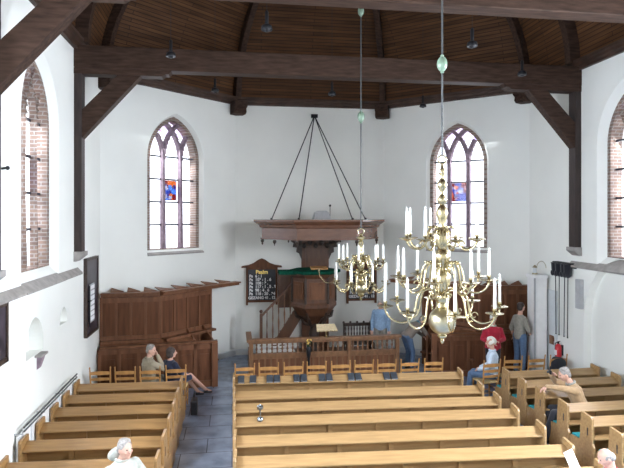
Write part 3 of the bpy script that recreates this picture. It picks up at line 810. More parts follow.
# pale stacked leaflets / white bench items seen through balusters
t = thing('white_bench', 'white slatted bench seen through the left balusters', 'bench', (1.18, 14.75, PLAT))
b = MB(); b.box(-.5, .5, -.15, .2, .40, .44); b.build('seat', 'paintwhite', t)
for k_ in range(3): b = MB(); b.box(-.5, .5, .18, .2, .46 + .10 * k_, .52 + .10 * k_); b.build('back_slat', 'paintwhite', t)
for x in (-.46, -.2, .08, .46):
    b = MB(); b.box(x - .025, x + .025, .2, .24, 0, .72); b.build('leg', 'paintwhite', t)
for x in (-.46, .46):
    b = MB(); b.box(x - .025, x + .025, -.14, -.10, 0, .4); b.build('leg', 'paintwhite', t)
# dark carved bench behind
t = thing('spindle_bench', 'dark carved bench with spindle back behind the railing', 'bench', (3.63, 15.5, PLAT))
b = MB(); b.box(-.42, .42, -.25, .2, .40, .44); b.build('seat', 'carved', t)
b = MB(); b.box(-.42, .42, .16, .21, .86, .95); b.box(-.42, .42, .16, .21, .52, .56)
for x in (-.40, -.2, 0, .2, .40): b.ball((x, .185, .97), (.035, .03, .035), 8)
b.build('back_rail', 'carved', t)
for k_ in range(9):
    x = -.34 + .085 * k_; b = MB(); b.lathe([(.012, .56), (.022, .64), (.010, .70), (.022, .78), (.012, .86)], (x, .185, 0), 8); b.build('spindle', 'carved', t, smooth=True)
for x in (-.39, .39):
    for y in (-.22, .185): b = MB(); b.box(x - .025, x + .025, y - .025, y + .025, 0, .94 if y > 0 else .40); b.build('leg', 'carved', t)

# ------------------------------------------------------------------ chandeliers
def chandelier(label, loc, spec):
    t = thing('chandelier', label, 'chandelier', loc, 0, 'brass chandeliers')
    k_ = spec['k']; ball = spec['ball']; zb = spec['zb']       # ball radius / centre z (local 0 = floor)
    b = MB(); b.ball((0, 0, zb), (ball, ball, ball), 28); b.build('ball', 'brassd', t, smooth=True)
    b = MB(); b.lathe([(0.001, zb - ball - .11 * k_), (.016 * k_, zb - ball - .10 * k_), (.026 * k_, zb - ball - .07 * k_), (.012 * k_, zb - ball - .05 * k_), (.05 * k_, zb - ball - .03 * k_), (.055 * k_, zb - ball - .01 * k_), (.03 * k_, zb - ball + .02 * k_)], n=18); b.build('finial', 'brass', t, smooth=True)
    b = MB(); b.lathe(spec['shaft'], n=20); b.build('shaft', 'brass', t, smooth=True)
    zt = spec['shaft'][-1][1]
    b = MB(); b.tube([(.05 * k_ * math.cos(a), 0, zt + .05 * k_ + .05 * k_ * math.sin(a)) for a in [2 * PI * i / 16 for i in range(16)]], .010 * k_, 8, closed=True); b.build('ring', 'brass', t, smooth=True)
    b = MB(); b.cone((0, 0, zt + .09 * k_), (0, 0, spec['top']), .012, .012, 8); b.build('suspension_rod', 'rod', t, smooth=True)
    for z, r_ in spec['knobs']:
        b = MB(); b.lathe([(.012, z - 1.8 * r_), (.35 * r_, z - 1.65 * r_)] + [(r_ * math.cos(q * PI / 10), z + 1.5 * r_ * math.sin(q * PI / 10)) for q in range(-4, 5)] + [(.35 * r_, z + 1.65 * r_), (.012, z + 1.8 * r_)], n=14); b.build('rod_knob', 'greenglass', t, smooth=True)
    for (R, zc, zh, drop, n, ph, ch) in spec['tiers']:
        # arm meshes are shared between the arms of a tier
        arm = bpy.data.objects.new('arm', None)
        b = MB(); h0 = .045 * k_
        c = [(h0, zh), (h0 + R * .10, zh + .055 * k_), (R * .30, zh + .05 * k_), (R * .42, zh - .02 * k_), (R * .50, zc - drop * .55), (R * .62, zc - drop * .95), (R * .76, zc - drop), (R * .90, zc - drop * .75), (R * .985, zc - drop * .35), (R, zc)]
        # smooth (Catmull-Rom)
        pts = []
        for i in range(len(c) - 1):
            p0 = V(c[max(i - 1, 0)]); p1 = V(c[i]); p2 = V(c[i + 1]); p3 = V(c[min(i + 2, len(c) - 1)])
            for j in range(4):
                u = j / 4; q = .5 * (2 * p1 + (p2 - p0) * u + (2 * p0 - 5 * p1 + 4 * p2 - p3) * u * u + (3 * p1 - p0 - 3 * p2 + p3) * u ** 3); pts.append((q.x, 0, q.y))
        pts.append((c[-1][0], 0, c[-1][1]))
        rr_ = .0125 * k_ * spec.get('fat', 1)
        b.tube(pts, rr_, 8)
        # scroll where the arm leaves the shaft, and a leaf curl half way
        b.tube([(h0 + .035 * k_ + .03 * k_ * math.cos(a) * (1 - a / 14), 0, zh - .02 * k_ + .03 * k_ * math.sin(a) * (1 - a / 14)) for a in [.45 * i for i in range(14)]], rr_ * .7, 6)
        b.tube([(R * .56 + .04 * k_ * math.cos(a) * (1 - a / 12), 0, zc - drop * .5 + .04 * k_ * math.sin(a) * (1 - a / 12)) for a in [.5 * i for i in range(12)]], rr_ * .6, 6)
        b.ball((R * .36, 0, zh + .05 * k_), rr_ * 1.7, 8)
        m_arm = None
        for i in range(n):
            a = ph + 2 * PI * i / n
            if m_arm is None:
                A = b.build('arm', 'brass', t, smooth=True)
                pb = MB(); pr = spec['pan']
                pb.lathe([(.012 * k_, zc - .02 * k_), (pr * .45, zc - .006 * k_), (pr, zc + .010 * k_), (pr * 1.02, zc + .016 * k_), (pr * .9, zc + .014 * k_), (pr * .3, zc + .004 * k_)], (R, 0, 0), 18); pan = pb.build('drip_pan', 'brass', A, smooth=True)
                sb = MB(); sb.lathe([(.012 * k_, zc), (.022 * k_, zc + .012 * k_), (.012 * k_, zc + .025 * k_), (.024 * k_, zc + .045 * k_), (.020 * k_, zc + .070 * k_)], (R, 0, 0), 12); sb.build('candle_socket', 'brass', A, smooth=True)
                cb = MB(); z_ = zc + .068 * k_; cr = spec['cr']
                cb.lathe([(cr, z_), (cr * .92, z_ + ch * .86), (cr * .5, z_ + ch * .88), (cr * .75, z_ + ch * .91), (cr * .7, z_ + ch * .95), (cr * .2, z_ + ch)], (R, 0, 0), 10); cb.build('candle', 'candle', A, smooth=True)
                A.rotation_euler = (0, 0, a); m_arm = A
            else:
                dup(m_arm, rz=a, parent=t)
    return t
def big_shaft():
    p = [(.04, 3.12), (.07, 3.16), (.055, 3.20), (.085, 3.24), (.085, 3.30), (.05, 3.33), (.075, 3.38), (.09, 3.42), (.10, 3.47), (.10, 3.53), (.06, 3.57), (.045, 3.62), (.07, 3.67), (.095, 3.72), (.09, 3.78), (.05, 3.83),
         (.07, 3.87), (.085, 3.92), (.085, 4.00), (.05, 4.05), (.04, 4.12), (.055, 4.18), (.07, 4.24), (.055, 4.30), (.03, 4.34), (.055, 4.38), (.06, 4.41), (.03, 4.45), (.025, 4.50), (.05, 4.54), (.06, 4.58), (.04, 4.62), (.02, 4.66), (.035, 4.70), (.045, 4.73), (.02, 4.77), (.012, 4.82)]
    return p
chandelier('large three-tiered brass chandelier with white candles, nearest', (CX, 6.08, 0),
    dict(k=1, ball=.158, zb=2.99, pan=.095, cr=.0155, top=12.0, knobs=[(5.98, .060)], shaft=big_shaft(), fat=1.0,
         tiers=[(.66, 3.15, 3.30, .18, 8, -.18, .33), (.52, 3.48, 3.62, .14, 8, .24, .31), (.42, 3.94, 4.03, .11, 8, -.04, .31)]))
sm = [(.03, 2.96), (.06, 3.0), (.045, 3.04), (.08, 3.09), (.08, 3.14), (.04, 3.18), (.06, 3.23), (.075, 3.29), (.07, 3.35), (.04, 3.40), (.05, 3.46), (.065, 3.52), (.045, 3.58), (.03, 3.64), (.05, 3.68), (.055, 3.73), (.025, 3.76), (.08, 3.79), (.085, 3.82), (.03, 3.84), (.012, 3.87)]
chandelier('smaller two-tiered brass chandelier with white candles, before the pulpit', (CX, 10.13, 0),
    dict(k=1.15, ball=.125, zb=2.86, pan=.075, cr=.0175, top=12.0, knobs=[(8.10, .06), (6.10, .07)], shaft=sm, fat=1.1,
         tiers=[(.50, 2.95, 3.10, .15, 8, .2, .33), (.42, 3.34, 3.40, .13, 8, .45, .27)]))

# small black pendant lamps
LP = None
for x, y, z, lab in ((-1.1, 10.21, 7.2, 'black pendant lamp in front of the far beam, left side'), (.54, 8.6, 7.22, 'black pendant lamp high above the far beam, left of centre'),
                  (2.27, 12.35, 7.08, 'black pendant lamp hanging below the middle of the far beam'), (3.99, 8.7, 7.15, 'black pendant lamp above the far beam, right of the green knob'),
                  (5.86, 10.43, 7.18, 'black pendant lamp in front of the far beam, right side'), (5.0, 13.9, 7.2, 'black pendant lamp just below the beam beside the right apse window'),
                  (-.39, 12.91, 7.2, 'black pendant lamp below the beam left of centre')):
    if LP is None:
        LP = thing('pendant_lamp', lab, 'lamp', (x, y, z), 0, 'black pendant lamps')
        b = MB(); b.lathe([(.085, -.09), (.09, -.07), (.08, -.02), (.03, .01)], n=16); b.build('lamp_shade', 'iron', LP, smooth=True)
        b = MB(); b.lathe([(.028, 0), (.028, .20), (.015, .22)], n=12); b.build('lamp_holder', 'iron', LP, smooth=True)
        b = MB(); b.cone((0, 0, .2), (0, 0, 3.2), .004, .004, 6); b.build('cable', 'iron', LP)
        b = MB(); b.ball((0, 0, -.085), (.05, .05, .03), 10); b.build('bulb', 'iron', LP, smooth=True)
    else: dup(LP, (x, y, z), 0, lab)

# ------------------------------------------------------------------ left wall things
t = thing('notice_board', 'tall dark framed board on the left wall by the stall', 'board', (XL, 12.88, 2.4))
b = MB(); b.box(.0, .05, -.50, .50, -.78, .88); b.build('board', 'painting', t)
b = MB(); b.box(.0, .07, -.53, -.47, -.80, .9); b.box(0, .07, .47, .53, -.80, .9); b.box(0, .07, -.5, .5, -.82, -.76); b.box(0, .07, -.5, .5, .84, .90); b.build('frame', 'carved', t)
t = thing('hymn_number_rack', 'narrow pale rack with rows fixed over the dark board', 'sign', (XL + .07, 12.72, 2.3))
b = MB(); b.box(0, .02, -.18, .20, -.42, .42); b.build('panel', 'greycase', t)
b = MB()
for r_ in range(7):
    for c_ in range(2): b.box(.02, .03, -.14 + .17 * c_, 0. + .17 * c_, -.38 + .115 * r_, -.30 + .115 * r_)
b.build('number_cards', 'paper', t)
b = MB(); b.cone((.03, -.26, -.5), (.03, -.26, .40), .012, .012, 6); b.box(0, .04, -.28, -.14, .05, .08); b.build('bracket', 'iron', t)
t = thing('framed_painting', 'dark framed painting low on the left wall, cut by the picture edge', 'painting', (XL, 7.78, 2.6))
b = MB(); b.box(.0, .03, -.40, .40, -.36, .36); b.build('canvas', 'painting', t)
b = MB(); b.box(0, .05, -.46, .46, -.43, -.36); b.box(0, .05, -.46, .46, .36, .43); b.box(0, .05, -.46, -.40, -.43, .43); b.box(0, .05, .40, .46, -.43, .43); b.build('frame', 'carved', t)
t = thing('niche_bracket', 'small stone bracket under the left wall niche', 'bracket', (XL, 9.56, 1.92))
b = MB(); b.box(0, .11, -.16, .16, -.0, .035); b.build('shelf', 'stone', t)
b = MB(); b.prism([(0, -.06, 0), (.10, -.06, 0), (.06, -.06, -.12), (.03, -.06, -.20), (0, -.06, -.22)], (0, .12, 0)); b.build('corbel', 'tracery', t)
t = thing('candle_bracket', 'small iron bracket high on the left wall near the edge', 'bracket', (XL, 8.12, 4.87))
b = MB(); b.bar((0, 0, 0), (.07, 0, .01), .02, .03); b.ball((.08, 0, .01), .03, 8); b.build('arm', 'iron', t)
t = thing('wall_handrail', 'double metal handrail along the left wall above the pews', 'railing', (XL, 10.0, 0))
for z in (1.03, 1.09):
    b = MB(); b.cone((.12, -1.40, z), (.12, 1.40, z), .013, .013, 8); b.build('rail', 'rod', t, smooth=True)
for y in (-1.44, -.5, .45, 1.34):
    b = MB(); b.bar((.12, y, 1.0), (.12, y, 1.10), .015, .015); b.bar((.0, y, 1.01), (.12, y, 1.01), .015, .015); b.build('support', 'greycase', t)
t = thing('radiator_cover', 'white boxed radiator panel with battens under the handrail', 'panel', (XL, 10.0, 0))
b = MB(); b.box(0.034, .055, -1.45, 1.5, .0, .98); b.build('panel', 'paintwhite', t)
for k_ in range(7): b = MB(); b.box(.055, .07, -1.4 + .46 * k_, -1.36 + .46 * k_, .05, .96); b.build('batten', 'palegrey', t)

# ------------------------------------------------------------------ right wall things
t = thing('bag_rack', 'dark shelf holding the black collection bags on the right wall', 'shelf', (XR, 12.20, 3.1))
b = MB(); b.box(-.14, 0, -.40, .36, -.02, .01); b.box(-.02, 0, -.40, .36, -.12, 0); b.build('shelf', 'iron', t)
CB = None
for i, (y, dy) in enumerate(((12.47, -.02), (12.34, .01), (12.14, .03), (12.00, .02))):
    lab = 'long-handled black velvet collection bag on the right wall, ' + ['leftmost', 'second from left', 'second from right', 'rightmost'][i]
    if CB is None:
        CB = thing('collection_bag', lab, 'bag', (XR - .10, y, 1.33), 0, 'collection bags on poles')
        b = MB(); b.cone((0, 0, 0), (0, 0, 1.62), .011, .011, 8); b.ball((0, 0, 0), .018, 8); b.build('pole', 'iron', CB, smooth=True)
        b = MB(); b.lathe([(.03, 1.42), (.08, 1.47), (.095, 1.60), (.10, 1.72), (.085, 1.75)], n=12); b.ball((-.05, .04, 1.50), (.05, .06, .08), 10); b.build('velvet_bag', 'velvet', CB, smooth=True)
        b = MB(); b.tube([(.1 * math.cos(a), .1 * math.sin(a), 1.74) for a in [2 * PI * k_ / 16 for k_ in range(16)]], .012, 6, closed=True); b.build('rim', 'iron', CB, smooth=True)
        o = CB
    else: o = dup(CB, (XR - .10, y, 1.33), 0, lab)
    o.rotation_euler = (dy * .6, 0, 0)
t = thing('column_loudspeaker', 'slim grey column loudspeaker on the right wall', 'speaker', (XR, 11.62, 2.42))
b = MB(); b.box(-.10, 0, -.09, .09, -.34, .34); b.build('case', 'greycase', t, bevel=.01)
b = MB(); b.box(-.108, -.10, -.075, .075, -.32, -.02); b.box(-.108, -.10, -.075, .075, .02, .32); b.build('grille', 'greycase', t)
t = thing('fire_extinguisher', 'red fire extinguisher on the right wall', 'extinguisher', (XR - .12, 12.34, .72))
b = MB(); b.lathe([(.07, 0), (.075, .02), (.075, .30), (.055, .36), (.02, .39)], n=18); b.build('cylinder', 'red', t, smooth=True)
b = MB(); b.lathe([(.022, .38), (.022, .44)], n=10); b.bar((0, 0, .44), (-.02, -.10, .47), .02, .015); b.build('valve', 'iron', t)
b = MB(); b.tube([(0, .03, .42), (-.02, .10, .38), (-.02, .10, .15), (-.03, .08, .08)], .011, 6); b.build('hose', 'iron', t, smooth=True)
b = MB(); b.box(-.079, -.05, -.04, .04, .12, .24); b.build('label_plate', 'paper', t)
b = MB(); b.box(.07, .12, -.03, .03, .1, .35); b.build('bracket', 'iron', t)
t = thing('wall_box', 'small brown box on the right wall beside the extinguisher', 'box', (XR, 12.72, 1.12))
b = MB(); b.box(-.07, -.04, -.09, .09, -.11, .11); b.build('case', 'stallrail', t, bevel=.005)
b = MB(); b.box(-.078, -.07, -.06, .06, -.08, .08); b.build('lid', 'rail', t)
# tall white case with a lantern on top
t = thing('white_case', 'tall narrow white case in the right corner by the wall', 'cupboard', (7.70, 12.98, 0))
b = MB(); b.box(-.16, .18, -.16, .18, .08, 2.66); b.build('body', 'paintwhite', t)
b = MB(); b.box(-.19, .20, -.19, .20, 2.66, 2.74); b.build('cornice', 'paintwhite', t, bevel=.01)
b = MB(); b.box(-.18, .19, -.18, .19, 0, .10); b.build('plinth', 'paintwhite', t)
b = MB(); b.box(-.12, .15, -.18, -.16, .2, 2.5); b.build('door', 'paintwhite', t)
b = MB(); b.box(-.175, -.145, -.185, -.15, .1, 2.66); b.build('edge_strip', 'greycase', t)
t = thing('lantern', 'small brass lantern with a hoop on the tall white case', 'lantern', (7.64, 12.98, 2.74))
b = MB(); b.lathe([(.07, 0), (.07, .03), (.055, .04)], n=12); b.build('base', 'brassd', t, smooth=True)
b = MB(); b.lathe([(.05, .04), (.05, .17)], n=12); b.build('glass_body', 'palegrey', t, smooth=True)
b = MB(); b.lathe([(.065, .17), (.03, .22), (.01, .24)], n=12); b.build('cap', 'brassd', t, smooth=True)
b = MB(); b.tube([(.18 + .13 * math.cos(a), 0, .15 + .18 * math.sin(a)) for a in [PI * k_ / 12 for k_ in range(13)]], .008, 6); b.build('hoop', 'brassd', t, smooth=True)
# black jacket on the chair below the extinguisher
b = MB(); rr = random.Random(2)
b.ball((0, -.225, .78), (.20, .06, .16), 14); b.ball((-.12, -.22, .66), (.10, .06, .18), 12); b.ball((.10, -.225, .62), (.11, .06, .16), 12); b.ball((-.05, -.20, .88), (.10, .06, .07), 12)
o = b.build('black_jacket', 'c_dark', smooth=True); o.location = (7.52, 12.0, 0); tag(o, 'black jacket draped over the chair back below the extinguisher', 'jacket')
# dark handbag beside the last left chair
t = thing('handbag', 'black shoulder bag standing on the aisle edge by the left pews', 'bag', (-.80, 11.95, 0))
b = MB(); b.box(-.07, .07, -.16, .16, 0, .30); b.build('body', 'shoe', t, bevel=.03)
b = MB(); b.tube([(0, .12 * math.cos(a), .28 + .20 * math.sin(a)) for a in [PI * k_ / 10 for k_ in range(11)]], .009, 6); b.build('strap', 'shoe', t, smooth=True)

# ------------------------------------------------------------------ people
def remesh(o, vox, smooth=2):
    m = o.modifiers.new('r', 'REMESH'); m.mode = 'VOXEL'; m.voxel_size = vox; m.use_smooth_shade = True
    s = o.modifiers.new('s', 'SMOOTH'); s.factor = .5; s.iterations = smooth
    dg = bpy.context.evaluated_depsgraph_get(); dg.update()
    me = bpy.data.meshes.new_from_object(o.evaluated_get(dg)); o.modifiers.clear(); o.data = me
    for p in me.polygons: p.use_smooth = True
def loft(b, rows, n=16):      # rows: (centre, side vector, halfwidth, halfdepth, up/axis)
    P = []
    for c, sd, w, d, ax in rows:
        sd = V(sd).normalized(); fw = V(ax).cross(sd).normalized()
        for k_ in range(n):
            a = 2 * PI * k_ / n; P.append(V(c) + sd * (w * math.cos(a)) + fw * (d * math.sin(a)))
    f = []
    for i in range(len(rows) - 1):
        for k_ in range(n): f.append((i * n + k_, i * n + (k_ + 1) % n, (i + 1) * n + (k_ + 1) % n, (i + 1) * n + k_))
    f += [tuple(range(n))[::-1], tuple(range((len(rows) - 1) * n, len(rows) * n))]
    b.poly(P, f)

def hand(b, wr, d, nrm, side, curl=.5):
    d = V(d).normalized(); nrm = V(nrm); nrm = (nrm - d * nrm.dot(d)).normalized(); sd = d.cross(nrm) * side
    for k_, (off, L, back) in enumerate(((-.030, .068, .000), (-.010, .078, .004), (.010, .072, .002), (.028, .056, -.006))):
        kn = wr + d * (.085 + back) + sd * off
        b.caps(wr + sd * off * .5 + d * .01, .016, kn, .0115, 8)
        d1 = (d * math.cos(curl * .7) + nrm * math.sin(curl * .7)); d2 = (d * math.cos(curl * 1.6) + nrm * math.sin(curl * 1.6))
        m_ = kn + d1 * L * .5; b.caps(kn, .0105, m_, .0095, 8); b.caps(m_, .0095, m_ + d2 * L * .5, .008, 8)
    t0 = wr + d * .025 - sd * .022; t1 = t0 + (d * .6 - sd * .7 + nrm * .3).normalized() * .04; t2 = t1 + (d * .85 - sd * .2 + nrm * .4).normalized() * .035
    b.caps(t0, .014, t1, .012, 8); b.caps(t1, .012, t2, .009, 8)

def person(label, loc, rz, j, top, trousers, hair='hairgrey', hairstyle='short', skirt=False, bare_legs=False, head=(0, 0), sc=1.0, shoe='shoe', group=None, slim=1.0, sleeves=1.0, zoff=0):
    """local frame: +y is where the person faces, origin on the floor. j: joints"""
    r = thing('person', label, 'person', loc, rz); r.scale = (sc,) * 3
    J = {k_: V(v) for k_, v in j.items() if isinstance(v, tuple)}
    pel, neck = J['pelvis'], J['neck']; hd = J['head']
    ax = (neck - pel).normalized(); side = V(j.get('side', (1, 0, 0))).normalized()
    shs = V(j.get('shside', tuple(side))).normalized()
    w = slim
    sh = {s: J.get('sh' + s, neck - ax * .085 + shs * (.158 * w * (1 if s == 'R' else -1))) for s in 'LR'}
    hp = {s: pel + side * (.09 * (1 if s == 'R' else -1)) for s in 'LR'}
    def torso(b, g):
        mid = pel.lerp(neck, .42); ch = pel.lerp(neck, .74)
        bend = V(j.get('bend', (0, 0, 0)))
        loft(b, [(pel - ax * .08, side, .12 * w + g, .09 + g, ax), (pel, side, .165 * w + g, .115 + g, ax), (mid + bend, (side + shs), .145 * w + g, .105 + g, ax), (ch + bend, shs, .172 * w + g, .118 + g, ax), (neck - ax * .05, shs, .15 * w + g, .08 + g, ax), (neck, shs, .065 + g * .6, .06 + g * .6, ax)])
    def arms(b, g, stop=1.0, hands=False):
        for s in 'LR':
            el, wr = J['el' + s], J['wr' + s]
            b.caps(sh[s], .052 + g, el, .040 + g, 12); e2 = el.lerp(wr, stop); b.caps(el, .040 + g, e2, .027 + g * .9 + .013 * (1 - stop), 12)
            if hands:
                hdn = J.get('hd' + s, (wr - el)); nn = J.get('hn' + s, V((0, 0, -1)))
                hand(b, wr, hdn, nn, 1 if s == 'R' else -1, j.get('curl', .5))
    def legs(b, g, stop=1.0):
        for s in 'LR':
            kn, an = J['kn' + s], J['an' + s]
            b.caps(hp[s], .085 + g, kn, .055 + g, 12); e2 = kn.lerp(an, stop); b.caps(kn, .055 + g, e2, .037 + g * 1.2, 12)
            cf = kn.lerp(an, .3); b.ball(cf, .052 + g * .5, 10)
    yaw, pit = head; Rm = Matrix.Rotation(yaw, 3, 'Z') @ Matrix.Rotation(pit, 3, 'X')
    Hh = lambda x, y, z: hd + Rm @ V((x, y, z))
    b = MB(); torso(b, 0); arms(b, 0, hands=True); legs(b, 0)
    for s in 'LR': b.caps(J['an' + s], .036, J['an' + s] + V(j.get('toe' + s, j.get('toe', (0, .14, 0)))) * 1.0 + V((0, 0, -.03)), .024, 10)
    b.caps(neck - ax * .04, .060, hd + Rm @ V((0, -.02, -.06)), .052, 12)
    b.ball(hd, (.074, .093, .108), 20, Rm); b.ball(Hh(0, .022, -.062), (.052, .062, .052), 14, Rm); b.ball(Hh(0, .058, -.092), (.026, .024, .022), 10, Rm)
    b.caps(Hh(0, .088, .012), .010, Hh(0, .108, -.026), .015, 8); b.ball(Hh(0, .083, -.052), (.026, .012, .009), 8, Rm); b.ball(Hh(0, .076, .032), (.05, .014, .010), 8, Rm)
    for s in (-1, 1): b.ball(Hh(s * .076, -.005, -.008), (.010, .020, .030), 8, Rm); b.ball(Hh(s * .04, .068, -.022), (.02, .016, .016), 8, Rm)
    body = b.build('body', 'skin', r); remesh(body, .0075, 2)
    for s in (-1, 1):
        b = MB(); b.ball(Hh(s * .031, .082, .012), (.012, .008, .007), 10, Rm); b.build('eye', 'eye', r, smooth=True)
    b = MB()
    if hairstyle == 'short':
        b.ball(Hh(0, -.018, .030), (.082, .094, .092), 20, Rm); b.ball(Hh(0, -.055, -.02), (.074, .055, .075), 14, Rm)
        for i in range(18):
            a = i * 2.4; q = .03 + .04 * (i / 18); b.ball(Hh(q * math.cos(a), -.02 + q * math.sin(a) * 1.1, .105 - (i / 18) ** 2 * .03), (.02, .02, .014), 6, Rm)
    elif hairstyle == 'bald':
        b.ball(Hh(0, -.050, -.015), (.083, .062, .055), 16, Rm)
        for s in (-1, 1): b.ball(Hh(s * .066, -.012, .012), (.016, .05, .034), 10, Rm)
    elif hairstyle == 'curly':
        rr = random.Random(4)
        for i in range(70):
            a = rr.uniform(0, 2 * PI); e = math.acos(rr.uniform(-.45, 1)); x, y, z = math.sin(e) * math.cos(a), math.sin(e) * math.sin(a), math.cos(e)
            if y > .45 and z < .55: continue
            b.ball(Hh(x * .085, y * .10 - .012, z * .10 + .02), .030, 8)
    elif hairstyle == 'bob':
        b.ball(Hh(0, -.022, .028), (.092, .105, .100), 20, Rm); b.ball(Hh(0, -.055, -.05), (.088, .065, .085), 16, Rm)
        for s in (-1, 1): b.ball(Hh(s * .075, -.02, -.03), (.024, .05, .075), 12, Rm)
    hobj = b.build('hair', hair, r); remesh(hobj, .008, 1)
    b = MB(); torso(b, .020); arms(b, .016, sleeves)
    if j.get('coat'):
        loft(b, [(pel - ax * .22, side, .20 * w, .15, ax), (pel, side, .19 * w, .145, ax), (pel.lerp(neck, .4), side, .17 * w, .13, ax)])
    o = b.build('top', top, r); remesh(o, .011, 3)
    if j.get('collarmat'):
        b = MB(); c = neck + ax * .015
        b.tube([c + shs * (.068 * math.cos(a)) + ax.cross(shs) * (-.072 * math.sin(a)) for a in [2 * PI * i / 16 for i in range(16)]], .020, 8, closed=True); b.build('collar', j.get('collarmat', top), r, smooth=True)
    if skirt:
        b = MB(); kn = (J['knL'] + J['knR']) / 2
        loft(b, [(pel + V((0, -.06, .02)), side, .18, .12, (kn - pel)), (pel.lerp(kn, .3), side, .20, .11, (kn - pel)), (pel.lerp(kn, .85), side, .17, .095, (kn - pel)), (kn - (kn - pel).normalized() * .01, side, .16, .09, (kn - pel))])
        o = b.build('skirt', trousers, r); remesh(o, .011, 2)
    else:
        b = MB(); loft(b, [(pel - ax * .10, side, .14 * w, .105, ax), (pel, side, .178 * w, .128, ax), (pel + ax * .07, side, .165 * w, .120, ax)]); legs(b, .018, .97); o = b.build('trousers', trousers, r); remesh(o, .011, 3)
    for s in 'LR':
        an = J['an' + s]; toe = V(j.get('toe' + s, j.get('toe', (0, .14, 0)))); b = MB()
        b.caps(an + V((0, 0, -.045)) - toe * .25, .040, an + V((0, 0, -.048)) + toe * 1.05, .034, 12); b.ball(an + V((0, 0, -.03)), (.045, .05, .045), 10)
        o = b.build('shoe', shoe, r); remesh(o, .009, 2)
    return r

sit = dict(pelvis=(0, 0, .56), neck=(0, -.03, 1.06), head=(0, .01, 1.24), elL=(-.24, .06, .78), elR=(.24, .06, .78), wrL=(-.12, .28, .68), wrR=(.12, .28, .68),
           knL=(-.12, .44, .54), knR=(.12, .44, .54), anL=(-.12, .46, .09), anR=(.12, .46, .09))
stand = dict(pelvis=(0, 0, .95), neck=(0, .0, 1.48), head=(0, .03, 1.66), elL=(-.24, -.03, 1.13), elR=(.24, -.03, 1.13), wrL=(-.24, .05, .88), wrR=(.24, .05, .88),
             knL=(-.10, .02, .50), knR=(.10, .02, .50), anL=(-.11, -.02, .09), anR=(.11, -.02, .09))
R_ = math.radians
# man in beige on a chair, hand at his chin
person('grey-haired man in beige seated on a chair, hand on his chin', (-1.80, 12.38, 0), R_(-55),
       {**sit, 'wrR': (.05, .17, 1.08), 'elR': (.20, .24, .83), 'hdR': (-.05, -.02, .1), 'hnR': (0, -1, 0), 'elL': (-.20, .22, .82), 'wrL': (.04, .28, .84), 'hdL': (.1, .02, 0), 'collarmat': 'c_beige', 'head': (0, .05, 1.22), 'neck': (0, .0, 1.05)},
       'c_beige', 'c_khaki', head=(R_(-50), R_(-8)), slim=1.1, sc=1.05)
# woman in navy, legs stretched into the aisle
person('dark-haired woman in navy seated on a chair, bare legs toward the aisle', (-1.33, 12.38, 0), R_(-42),
       {**sit, 'knL': (-.02, .46, .56), 'knR': (.12, .46, .62), 'anL': (.02, .80, .14), 'anR': (.16, .92, .18), 'toe': (0.02, .13, -.03), 'wrL': (-.02, .34, .66), 'wrR': (.12, .32, .68), 'head': (0, .02, 1.21)},
       'c_navy', 'c_navy', hair='hairdark', hairstyle='bob', skirt=True, head=(R_(-35), 0), slim=.9, sleeves=.3)
# man bottom left, turned round towards the gallery
person('grey-haired man in a white jacket in the left pews, looking round', (-1.40, 7.36, 0), R_(-140),
       {**sit, 'collarmat': 'c_white', 'pelvis': (0, 0, .53), 'neck': (0, -.02, .99), 'head': (0, .06, 1.15), 'elR': (.24, .16, .76), 'elL': (-.24, .12, .76)}, 'c_white', 'c_khaki', head=(R_(5), R_(0)), slim=1.1, sc=1.06)
hood = [o for o in bpy.data.objects if o.name.startswith('person')][-1]
b = MB(); b.ball((0, -.12, 1.04), (.13, .07, .085), 14); b.build('hood', 'c_white', hood, smooth=True)
# man in red sweater standing
person('man in a red sweater standing by the right stall, hands together', (6.44, 12.85, 0), R_(165),
       {**stand, 'elL': (-.26, .02, 1.16), 'elR': (.26, .02, 1.16), 'wrL': (-.10, .22, 1.14), 'wrR': (.10, .24, 1.10), 'hdL': (.1, .06, .02), 'hdR': (-.1, .06, 0), 'collarmat': 'c_white'},
       'c_red', 'c_dark', hair='hairwhite', head=(0, R_(-22)), slim=1.1)
# white-haired woman seated
person('white-haired woman in pale blue seated on a chair by the aisle', (5.94, 11.88, 0), R_(55),
       {**sit, 'pelvis': (0, 0, .58), 'neck': (0, 0, 1.12), 'head': (0, .04, 1.30), 'knL': (-.12, .46, .56), 'knR': (.10, .44, .56), 'anL': (-.16, .50, .09), 'collarmat': 'c_pale'}, 'c_pale', 'c_jeans', hair='hairwhite', hairstyle='curly', head=(R_(10), R_(-5)))
# man in grey shirt and jeans
person('man in a grey shirt and jeans standing beside the tall white case', (7.27, 13.05, .2), R_(-70),
       {**stand, 'wrR': (.14, .20, 1.0), 'elR': (.26, .0, 1.14), 'head': (0, .05, 1.67)}, 'c_grey', 'c_jeans', hair='hairdark', head=(0, R_(10)), sc=1.02, sleeves=.2, slim=.86)
b = MB(); b.box(6.95, 7.44, 12.82, 13.28, 0, .14)
o = b.build('wooden_step', 'stallrail'); tag(o, 'low wooden step under the man in jeans', 'step')
